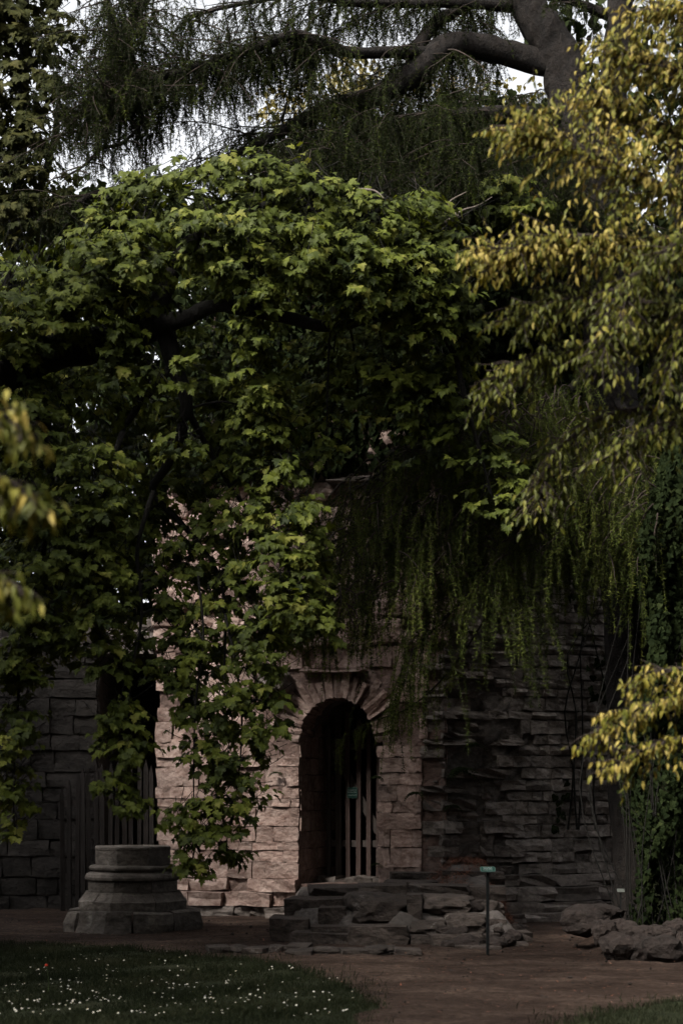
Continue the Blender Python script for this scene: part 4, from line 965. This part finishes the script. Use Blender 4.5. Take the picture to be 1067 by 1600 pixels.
# ------------------------------------------------------------------ larch
LARCH = thing('larch_tree', (P(985, 1, 20.8).x, 20.8, 0), 'huge dark larch with bare crooked limbs overhead and hanging needle curtains', 'tree')
yL = 20.6
stems = [([(1010, 1470, 20.8), (1000, 1300, 20.8), (985, 1000, 20.8), (968, 760, 20.8), (950, 520, 20.7), (925, 330, 20.7), (900, 210, yL), (885, 130, yL), (865, 70, yL), (830, 20, yL), (805, -60, yL)], [.42, .36, .33, .31, .30, .29, .28, .27, .25, .22, .19]),
         ([(930, 340, 20.9), (945, 230, 20.9), (958, 130, 20.9), (965, 60, 20.9), (972, -60, 20.9)], [.22, .20, .18, .17, .15])]
limbs = [([(885, 110, yL), (800, 85, yL), (720, 70, yL-.2), (680, 85, yL-.4), (640, 118, yL-.6), (590, 148, yL-.7), (520, 170, yL-.9), (460, 195, yL-1.1), (390, 232, yL-1.3)], [.17, .16, .16, .155, .145, .125, .105, .07, .02]),
         ([(680, 82, yL-.4), (610, 82, yL-.8), (550, 82, yL-1.1), (500, 68, yL-1.3), (462, 55, yL-1.4), (400, 74, yL-1.6), (330, 98, yL-1.7), (260, 118, yL-1.8), (195, 140, yL-1.9), (165, 165, yL-2)], [.08, .07, .065, .065, .06, .055, .045, .035, .025, .01]),
         ([(640, 118, yL-.6), (650, 80, yL-.4), (680, 35, yL-.1), (720, 10, yL), (740, -50, yL)], [.09, .085, .08, .07, .06]),
         ([(800, 10, yL), (720, 4, yL-.2), (630, 6, yL-.4), (545, 4, yL-.7), (470, -10, yL-.9)], [.08, .07, .05, .045, .03]),
         ([(900, 190, yL), (820, 178, yL-.3), (720, 180, yL-.6), (640, 186, yL-.8), (560, 205, yL-.9), (480, 240, yL-1)], [.11, .10, .085, .07, .05, .02]),
         ([(960, 30, 20.9), (900, 4, 20.8), (850, -6, 20.7), (790, -30, 20.5)], [.07, .05, .04, .03]),
         ([(390, 232, yL-1.3), (300, 270, yL-1.4), (205, 293, yL-1.5), (150, 303, yL-1.6), (110, 325, yL-1.7)], [.05, .055, .05, .04, .02]),
         ([(250, -40, yL-1.2), (215, 20, yL-1.3), (185, 60, yL-1.4), (172, 105, yL-1.5), (158, 150, yL-1.6), (120, 220, yL-1.7)], [.06, .055, .05, .045, .035, .015]),
         ([(160, -30, yL-1.5), (185, 50, yL-1.5), (205, 100, yL-1.6), (214, 120, yL-1.7)], [.03, .03, .02, .01]),
         ([(222, 170, yL-1.8), (218, 195, yL-1.8), (190, 225, yL-1.8), (160, 232, yL-1.8), (130, 260, yL-1.9), (95, 280, yL-2)], [.012, .016, .02, .018, .014, .008]),
         # low drooping limbs that carry the curtains
         ([(950, 520, 20.7), (890, 560, 20.3), (800, 610, 20), (700, 670, 19.8), (620, 720, 19.7), (550, 770, 19.7)], [.09, .07, .055, .04, .025, .01]),
         ([(955, 560, 20.7), (900, 600, 20.1), (840, 660, 19.7), (760, 730, 19.5), (680, 800, 19.4), (600, 850, 19.4)], [.08, .06, .045, .035, .022, .008]),
         ([(960, 650, 20.7), (920, 690, 20.1), (870, 760, 19.7), (800, 850, 19.5), (720, 940, 19.4), (640, 1020, 19.5)], [.07, .05, .04, .03, .02, .008]),
         ([(960, 620, 20.6), (985, 660, 20), (1000, 720, 19.6), (1005, 800, 19.4)], [.06, .05, .03, .012]),
         ([(800, 850, 19.5), (760, 960, 19.6), (700, 1050, 19.7), (640, 1105, 19.8), (575, 1130, 19.9), (518, 1162, 20)], [.014, .012, .010, .008, .006, .003]),
         ([(925, 330, 20.7), (850, 290, 20.2), (760, 280, 19.8), (660, 270, 19.5), (560, 260, 19.3), (450, 265, 19.2)], [.09, .07, .055, .045, .03, .012]),
         ([(470, -10, yL-.9), (410, 0, yL-1), (350, 12, yL-1.1), (300, 28, yL-1.2), (262, 60, yL-1.3)], [.035, .03, .022, .015, .006])]
lp_all = []
for j, (pts, rad) in enumerate(stems+limbs):
    p, r_ = smooth_path([P(*q) for q in pts], rad, 7); V, F, F3 = tube(p, r_, 12 if j < 2 else 8, .12, j*1.7)
    obj('trunk' if j < 2 else 'branch', mesh_np('branch', V, [F, F3], M['larch_bark'], None, True), LARCH); lp_all.append(p)
S_st, S_L, S_dr, S_tn = [], [], [], []
tw_bag = Bag()
def strand(st, L_, drift, tn): S_st.append(st); S_L.append(L_); S_dr.append(drift); S_tn.append(tn)
def side_branch(st, d0, L_, sl=(.15, .55), gap=.06, grav=.09, tn=.2, spread=.7):
    K = 7; pts = [np.array(st)]; d = unit(np.array(d0, float))
    for q in range(K):
        d = unit(d+np.array([0, 0, -grav])+rng.normal(0, .09, 3)); pts.append(pts[-1]+d*L_/K)
    tw_bag.tube(pts, list(np.linspace(.012, .003, K+1)), 4, 2)
    pts = np.array(pts); n = int(L_/gap)
    for q in range(n):
        f = (q+rng.random())/n*K; a_ = int(min(f, K-1)); pp = pts[a_]+(pts[a_+1]-pts[a_])*(f-a_)
        strand(pp, rng.uniform(*sl)*(1.1-.4*q/n), rng.normal(0, spread, 3)*np.array([1, 1, .3])+d*.4, tn+rng.normal(0, .15))
def along(path, n, t0=0., t1=1.):
    for q in range(n):
        t_ = t0+(t1-t0)*(q+rng.random())/n; i_ = int(t_*(len(path)-2)); yield path[i_]+(path[i_+1]-path[i_])*rng.random(), unit(path[i_+1]-path[i_])
o_ = 2
for li, n, Lr, sl, t0 in ((0, 30, (.7, 1.6), (.15, .6), .15), (1, 66, (.5, 1.2), (.12, .45), .3), (2, 10, (.5, 1.1), (.15, .5), .1), (3, 22, (.6, 1.3), (.15, .5), .1), (4, 26, (.8, 1.8), (.25, .8), .05), (5, 8, (.5, .9), (.12, .4), .2),
                          (6, 20, (.4, .8), (.1, .35), .1), (7, 46, (.5, 1.1), (.12, .45), .05), (8, 18, (.4, .9), (.1, .4), .05), (9, 7, (.2, .45), (.06, .2), .1), (15, 64, (.8, 1.7), (.25, .9), .05), (16, 12, (.4, .8), (.1, .4), .05)):
    for st, dd in along(lp_all[o_+li], int(n*1.9), t0):
        az = rng.uniform(0, 2*np.pi); side_branch(st, [math.cos(az)+dd[0]*.7, math.sin(az)*.8+dd[1]*.4+(.55 if li in (0, 1, 2, 3) else 0), rng.uniform(-.25, .35)], rng.uniform(*Lr), sl)  # default low tint paints the upper needles as if backlit
for li, n, sl in ((10, 30, (.4, 1.1)), (11, 34, (.4, 1.2)), (12, 34, (.4, 1.2)), (13, 16, (.7, 1.7))):
    for st, dd in along(lp_all[o_+li], int(n*.75), .18):
        az = rng.uniform(0, 2*np.pi); side_branch(st, [math.cos(az)*.7+dd[0]*.6, math.sin(az)*.6-.1, rng.uniform(-.3, .2)], rng.uniform(.4, 1.0), sl, .055, .14, .62, .45)
cpoly = np.array([(540, 740), (700, 650), (850, 590), (960, 640), (1040, 760), (1030, 880), (940, 860), (850, 850), (700, 900), (560, 940), (440, 980), (520, 850)])
for q in range(1500):
    px, py = rng.uniform(cpoly.min(0), cpoly.max(0))
    if not in_poly(np.array([px]), np.array([py]), cpoly)[0] or nz(px*.02, py*.012) < -.45: continue
    side_branch(np.array(P(px, py, rng.uniform(18.9, 20.2))), [rng.normal(-.35, .7), rng.normal(0, .4), rng.uniform(-.5, .1)], rng.uniform(.2, .6), (.1, .75), .11, .2, rng.uniform(.35, 1.0), .42)
for st, dd in along(lp_all[o_+14], 46, .35): strand(st, rng.uniform(.12, .4), rng.normal(0, .4, 3), .75)
# vectorised strands: a thin stem and tufts of needles
st = np.array(S_st); L_ = np.array(S_L); dr = np.array(S_dr); tn = np.clip(np.array(S_tn), 0, 1); n = len(st)
def curve(i_, t_): 
    return st[i_]+dr[i_]*(L_[i_]*(t_-.45*t_*t_))[:, None]+np.column_stack([np.zeros(len(t_)), np.zeros(len(t_)), -L_[i_]*(.15*t_+.85*t_**1.25)])
ts = np.linspace(0, 1, 6); ii = np.repeat(np.arange(n), 6); pt = curve(ii, np.tile(ts, n)).reshape(n, 6, 3)
rr = np.linspace(.0035, .0012, 6)
th = np.array([0, 2.094, 4.189]); ring = np.column_stack([np.cos(th), np.sin(th), 0*th])
V = (pt[:, :, None]+rr[None, :, None, None]*ring[None, None]).reshape(-1, 3)
base = (np.arange(n)*18)[:, None, None]+(np.arange(5)*3)[None, :, None]; j = np.arange(3)[None, None]; j2 = (j+1) % 3
F = np.stack([base+j, base+j2, base+3+j2, base+3+j], -1).reshape(-1, 4)
tag(obj('hanging_twigs', mesh_np('hanging_twigs', V, F, M['twig'], None, True), LARCH), kind='stuff')
tag(tw_bag.build('twigs', M['twig'], LARCH), kind='stuff')
nt_ = np.maximum(3, (L_/.024).astype(int)); ii = np.repeat(np.arange(n), nt_)
tt = np.concatenate([(np.arange(k)+rng.random(k))/k for k in nt_]); c_ = curve(ii, tt)
NPT = 6
c6 = np.repeat(c_, NPT, 0); i6 = np.repeat(ii, NPT); m = len(c6)
d = unit(rng.normal(size=(m, 3))+np.array([0, 0, -.45])); ln = rng.uniform(.025, .062, m)[:, None]
s_ = unit(np.cross(d, rng.normal(size=(m, 3))))*.0037
V = np.stack([c6-s_, c6+s_, c6+d*ln], 1).reshape(-1, 3)
tg = np.clip(tn[i6]+rng.normal(0, .12, m), 0, 1)
tag(obj('needles', mesh_np('needles', V, np.arange(3*m).reshape(-1, 3), M['needle'], np.repeat(tg, 3)), LARCH), kind='stuff')
print('larch strands', n, 'needles', m, 'maple leaves', nm, 'gold', ng, 'stones', NST[0])

# ------------------------------------------------------------------ ivy on the ruin and climbers
def ivy_on(name, fc, u0, u1, z0, z1, n, label, off=(.02, .3), size=(.07, .13), keep=None, mat='ivy', mu=.4):
    u = rng.uniform(u0, u1, n); z = rng.uniform(z0, z1, n); k = (keep(u, z) if keep else nz(u*1.7, z*1.7) > -.35); u, z = u[k], z[k]; n = len(u)
    dp = rng.uniform(*off, n)*(1+.5*nz(u*1.3, z*1.3, 4))
    pos = np.array(fc.O)+u[:, None]*np.array(fc.t)+dp[:, None]*np.array(fc.n)+np.column_stack([0*z, 0*z, z])
    nr = unit(np.array(fc.n)*.9+np.array([0, 0, .5])+rng.normal(0, .4, (n, 3))); tp = unit(np.array([0, 0, -1.])+rng.normal(0, .5, (n, 3)))
    T = thing(name, fc.at((u0+u1)/2, max(0, z0), .05), label, 'climber')
    bg_ = Bag()
    for q in range(6):
        uu = rng.uniform(u0+.1, u1-.1); pts = []
        for s_ in range(6): pts.append(fc.at(uu+rng.normal(0, .1)*s_*.6, z0+(z1-z0)*.9*s_/5, .03+rng.random()*.05))
        bg_.tube(pts, list(np.linspace(.014, .005, 6)), 4, 3)
    bg_.build('stem', M['maple_bark'], T)
    tag(leaves_mesh('leaves', pos, tp, nr, rng.uniform(*size, n), np.clip(rng.normal(mu, .2, n), 0, 1), TI, M[mat], T), kind='stuff')
ivy_on('ivy', LF, uLeft+.3, .1, 6.0, 11.1, 15000, 'dark ivy clothing the upper tower wall above the maple', keep=lambda u, z: z < top_l(u)+.1)
ivy_on('ivy', RF, 0, UR, 5.6, 11.0, 11000, 'dark ivy over the upper right face of the tower behind the larch', keep=lambda u, z: z < TOPZ+.05-np.maximum(0, u-1.5)*1.1)
ivy_on('ivy', RF, 1.6, UR+.1, 1.2, 5.6, 900, 'sparse ivy trailing over the right face below the golden tree', keep=lambda u, z: nz(u*2.2, z*1.6) > .35, off=(.03, .12))

# ivy thicket at the right edge
IT = thing('ivy_thicket', (P(1040, 1, 18.9).x, 18.9, 0), 'dense dark ivy thicket filling the lower right edge behind the rocks', 'ivy thicket')
n = 15000
q = rng.uniform(0, 1, (n, 3)); px = 985+q[:, 0]*190; zz = q[:, 1]**.9*5.6
ed = 965+40*np.abs(np.sin(zz*1.3+.4))+np.clip(zz-2.6, 0, 9)*14
px = np.maximum(px, ed+rng.uniform(0, 20, n)); yy = 18.9+.5*nz(px*.04, zz*1.6)+q[:, 2]*.5+np.clip((1010-px)*.02, 0, 1)
pos = np.column_stack([(px-CX)/FPX*18.9, yy, zz])
leaves_ = leaves_mesh('leaves', pos, unit(np.array([0, 0, -1.])+rng.normal(0, .5, (n, 3))), unit(np.array([-.35, -.8, .5])+rng.normal(0, .4, (n, 3))), rng.uniform(.045, .085, n), np.clip(rng.normal(.3, .25, n), 0, 1), TI, M['ivy'], IT); tag(leaves_, kind='stuff')
bg_ = Bag()
for k in range(26):
    x_ = rng.uniform(975, 1120); y_ = 18.85+rng.random()*.5; z1 = rng.uniform(.8, 4)
    bg_.tube([Vector(((x_-CX)/FPX*y_, y_, 0)), Vector(((x_+rng.normal(0, 34)-CX)/FPX*y_, y_-.1*rng.random(), z1*.5)), Vector(((x_+rng.normal(0, 24)-CX)/FPX*y_, y_, z1))], [.009, .006, .003], 4, 5)
bg_.build('stem', M['maple_bark'], IT)
m_ = IT  # upright dark sheet added behind the thicket to close bright gaps
quads('dark_backing', [(Vector((3.5, 20.1, -.3)), Vector((9.5, 19.9, -.3)), Vector((9.5, 20.2, 5.2)), Vector((3.8, 20.4, 5.0)))], M['turf'], IT)

# sunlit growth on the tower's broken top and a pale tree behind
def leafy(name, label, cat, clumps, mat, size, base, trunk=None, dens=1.5, mu=.5):
    T = thing(name, base, label, cat); C_, O_, K_ = clump_sprays(clumps, dens, 900, .3); n = len(C_)*6
    pos = np.repeat(C_, 6, 0)+rng.normal(0, .13, (n, 3)); tp = unit(np.array([0, 0, -.6])+rng.normal(0, .6, (n, 3))); nr = unit(np.array([0, -.3, .8])+rng.normal(0, .5, (n, 3)))
    tag(leaves_mesh('crown', pos, tp, nr, rng.uniform(*size, n), np.clip(rng.normal(mu, .2, n), 0, 1), TI, M[mat], T), kind='stuff')
    for q in (trunk or []):
        b_ = Bag(); b_.tube(q[0], q[1], 7, 5, .1); b_.build('trunk' if cat == 'tree' else 'stem', M['maple_bark'], T)

tz = [(430, 170, 36, 24, 23.6), (470, 150, 36, 22, 23.4), (520, 138, 36, 20, 23.3), (580, 132, 40, 18, 23.2), (640, 132, 40, 18, 23.1), (700, 135, 40, 18, 23), (760, 142, 40, 18, 23), (820, 156, 36, 20, 23.2), (870, 190, 36, 25, 23.4)]
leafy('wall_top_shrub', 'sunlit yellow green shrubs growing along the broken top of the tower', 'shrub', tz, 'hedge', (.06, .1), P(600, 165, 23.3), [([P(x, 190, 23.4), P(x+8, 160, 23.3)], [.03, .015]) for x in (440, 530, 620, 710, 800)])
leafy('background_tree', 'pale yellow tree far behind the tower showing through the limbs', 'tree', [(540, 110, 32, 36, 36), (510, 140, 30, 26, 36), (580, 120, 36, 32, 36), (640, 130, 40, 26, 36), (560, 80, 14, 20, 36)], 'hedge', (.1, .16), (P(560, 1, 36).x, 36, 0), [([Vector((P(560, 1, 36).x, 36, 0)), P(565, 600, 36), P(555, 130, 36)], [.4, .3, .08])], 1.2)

def grid_clumps(x0, x1, y0, y1, r_, Yc, jit=.4):
    return [(x+random.uniform(-1, 1)*r_*jit, y+random.uniform(-1, 1)*r_*jit, r_, r_, Yc+random.uniform(-.8, .8)) for x in np.arange(x0, x1, r_*1.3) for y in np.arange(y0, y1, r_*1.3)]
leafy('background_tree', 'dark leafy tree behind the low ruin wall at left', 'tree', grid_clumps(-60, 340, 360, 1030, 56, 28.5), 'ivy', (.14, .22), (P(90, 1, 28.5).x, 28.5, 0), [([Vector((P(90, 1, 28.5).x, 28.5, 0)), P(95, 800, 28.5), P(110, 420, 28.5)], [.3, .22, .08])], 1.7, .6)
leafy('background_tree', 'dark leafy tree at the right behind the larch trunk', 'tree', grid_clumps(900, 1160, 60, 1050, 65, 26.5)+grid_clumps(1215, 1560, -250, 1380, 95, 19.8), 'ivy', (.14, .22), (P(1060, 1, 26.5).x, 26.5, 0), [([Vector((P(1060, 1, 26.5).x, 26.5, 0)), P(1065, 800, 26.5), P(1050, 220, 26.5)], [.3, .22, .08])], .55, .6)  # second clump grid is unseen, added right of the frame to cut skylight

# ferns rooted in the joints of the wall
def fern(fc, px, py, s_, label):
    u, z_ = fc.uz(px, py); b_ = fc.at(u, z_, .06); T = thing('wall_fern', b_, label, 'fern')
    pos, tp, nr, sz = [], [], [], []
    for q in range(9):
        a_ = rng.uniform(-1.3, 1.3); d = unit(np.array(fc.n)*.7+np.array(fc.t)*math.sin(a_)+np.array([0, 0, math.cos(a_)*.5]))
        p_ = np.array(b_)
        for k in range(8):
            d = unit(d+np.array([0, 0, -.16])); p_ = p_+d*s_/8; sd_ = unit(np.cross(d, [0, 0, 1.]))
            for sg in (-1, 1): pos.append(p_); tp.append(unit(sd_*sg+d*.4)); nr.append(unit(np.array([0, -.4, .9])+rng.normal(0, .2, 3))); sz.append(s_*.26*(1-k/11))
    pos, tp, nr, sz = map(np.array, (pos, tp, nr, sz))
    tag(leaves_mesh('fronds', pos, tp, nr, sz, np.clip(rng.normal(.5, .2, len(pos)), 0, 1), TE, M['ivy'], T), kind='stuff')
fern(LF, 437, 1208, .16, 'small fern in the lit wall left of the doorway'); fern(LF, 592, 1215, .18, 'small fern right of the doorway at gate sign height')
fern(RF, 715, 1205, .36, 'largest fern on the dark broken corner of the tower'); fern(RF, 735, 1165, .24, 'fern highest up on the dark broken corner'); fern(LF, 655, 1240, .22, 'fern low on the wall left of the broken corner'); fern(RF, 700, 1260, .2, 'fern lowest on the dark broken corner')
fern(LF, 592, 1350, .14, 'tiny fern by the foot of the right door jamb')

# ------------------------------------------------------------------ daisies and a red flower in the lawn
def daisy_mesh(seed):
    bm = bmesh.new(); r_ = random.Random(seed); h = r_.uniform(.05, .085); rad = r_.uniform(.008, .0125); tl_ = Matrix.Rotation(R(r_.uniform(10, 45)), 3, 'X')
    for k in range(10):
        a_ = k*R(36); c_, s2 = math.cos(a_), math.sin(a_); w2 = rad*.3
        vs_ = [tl_ @ Vector(q)+Vector((0, 0, h)) for q in ((c_*rad*.2-s2*w2*.4, s2*rad*.2+c_*w2*.4, 0), (c_*rad*.2+s2*w2*.4, s2*rad*.2-c_*w2*.4, 0), (c_*rad+s2*w2, s2*rad-c_*w2, .001), (c_*rad-s2*w2, s2*rad+c_*w2, .001))]
        bm.faces.new([bm.verts.new(v) for v in vs_])
    ctr = [bm.verts.new(tl_ @ Vector((math.cos(R(60*k))*rad*.35, math.sin(R(60*k))*rad*.35, .0025))+Vector((0, 0, h))) for k in range(6)]
    f = bm.faces.new(ctr); f.material_index = 1
    for k in range(3):
        a_, b_ = R(120*k), R(120*k+120); q = bm.faces.new([bm.verts.new(v) for v in ((.0012*math.cos(a_), .0012*math.sin(a_), 0), (.0012*math.cos(b_), .0012*math.sin(b_), 0), (.0012*math.cos(b_), .0012*math.sin(b_), h), (.0012*math.cos(a_), .0012*math.sin(a_), h))]); q.material_index = 2
    me = bm_mesh('daisy', bm, M['petal']); me.materials.append(M['yolk']); me.materials.append(M['stem']); return me
DM = [daisy_mesh(s_) for s_ in range(6)]
poly = np.array(LAWNS[0][1]); cnt = 0
while cnt < 280:
    px = random.uniform(0, 540); py = random.uniform(1488, 1600)
    q = gp(px, py); dens = .25+.75*max(0, float(nz(q[0]*1.6, q[1]*1.4, 9.)))+(.3 if py > 1545 and px < 360 else 0)
    if not in_poly(np.array([q[0]]), np.array([q[1]]), poly)[0] or random.random() > dens: continue
    for _ in range(random.choice((1, 1, 2, 3))):
        tag(put('daisy', random.choice(DM), (q[0]+random.gauss(0, .06), q[1]+random.gauss(0, .08), .025), Matrix.Rotation(R(random.uniform(-50, 50)), 3, 'Z'), (random.uniform(.42, .78),)*3, None), 'small white daisy flowering in the lawn at lower left', 'daisy', 'daisies in the lawn'); cnt += 1
for (px, py, h, lb) in ((75, 1540, .25, 'single tall red flower on a thin stalk at the far left of the lawn'),):
    q = gp(px, py+18); T = thing('red_flower', (q[0], q[1], .02), lb, 'flower')
    b_ = Bag(); b_.tube([Vector((q[0], q[1], .02)), Vector((q[0]+.01, q[1], h*.5)), Vector((q[0]-.01, q[1], h))], [.003, .0025, .002], 4, 3); b_.build('stalk', M['stem'], T)
    bm = bmesh.new(); bmesh.ops.create_icosphere(bm, subdivisions=2, radius=.013)
    for v in bm.verts: v.co.z = v.co.z*.7 if v.co.z < 0 else v.co.z*(.5+.8*math.hypot(v.co.x, v.co.y)/.013)
    put('blossom', bm_mesh('blossom', bm, M['poppy']), (q[0]-.01, q[1], h+.008), Matrix.Identity(3), (1, 1, 1), T)

# ------------------------------------------------------------------ unseen ring of leaves added around the lawn to cut low light
n = 36000; th = rng.uniform(0, 2*np.pi, n)
cxw, cyw, rw = 0., 10., 16.
ang_ok = (np.abs(((th-np.pi/2)+np.pi) % (2*np.pi)-np.pi) > R(48))
th = th[ang_ok]; n = len(th)
top = 19-11*np.exp(-((th-R(225))/R(46))**2)+2*np.sin(th*5)+1.2*np.sin(th*13)  # ring lowered on the sun side to let sunlight through
zz = rng.random(n)**.8*top; r_ = rw+2.2*np.sin(th*17)+1.2*np.sin(zz*1.1+th*9)+rng.normal(0, .5, n)
pos = np.column_stack([cxw+np.cos(th)*r_, cyw+np.sin(th)*r_*.95, zz])
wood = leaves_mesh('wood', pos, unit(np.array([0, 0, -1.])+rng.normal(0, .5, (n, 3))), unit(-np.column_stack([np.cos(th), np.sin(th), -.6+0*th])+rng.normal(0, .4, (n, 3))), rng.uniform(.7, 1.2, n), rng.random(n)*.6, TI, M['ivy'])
tag(wood, 'unseen dark wood added around the lawn for its shade', 'wood', kind='stuff')
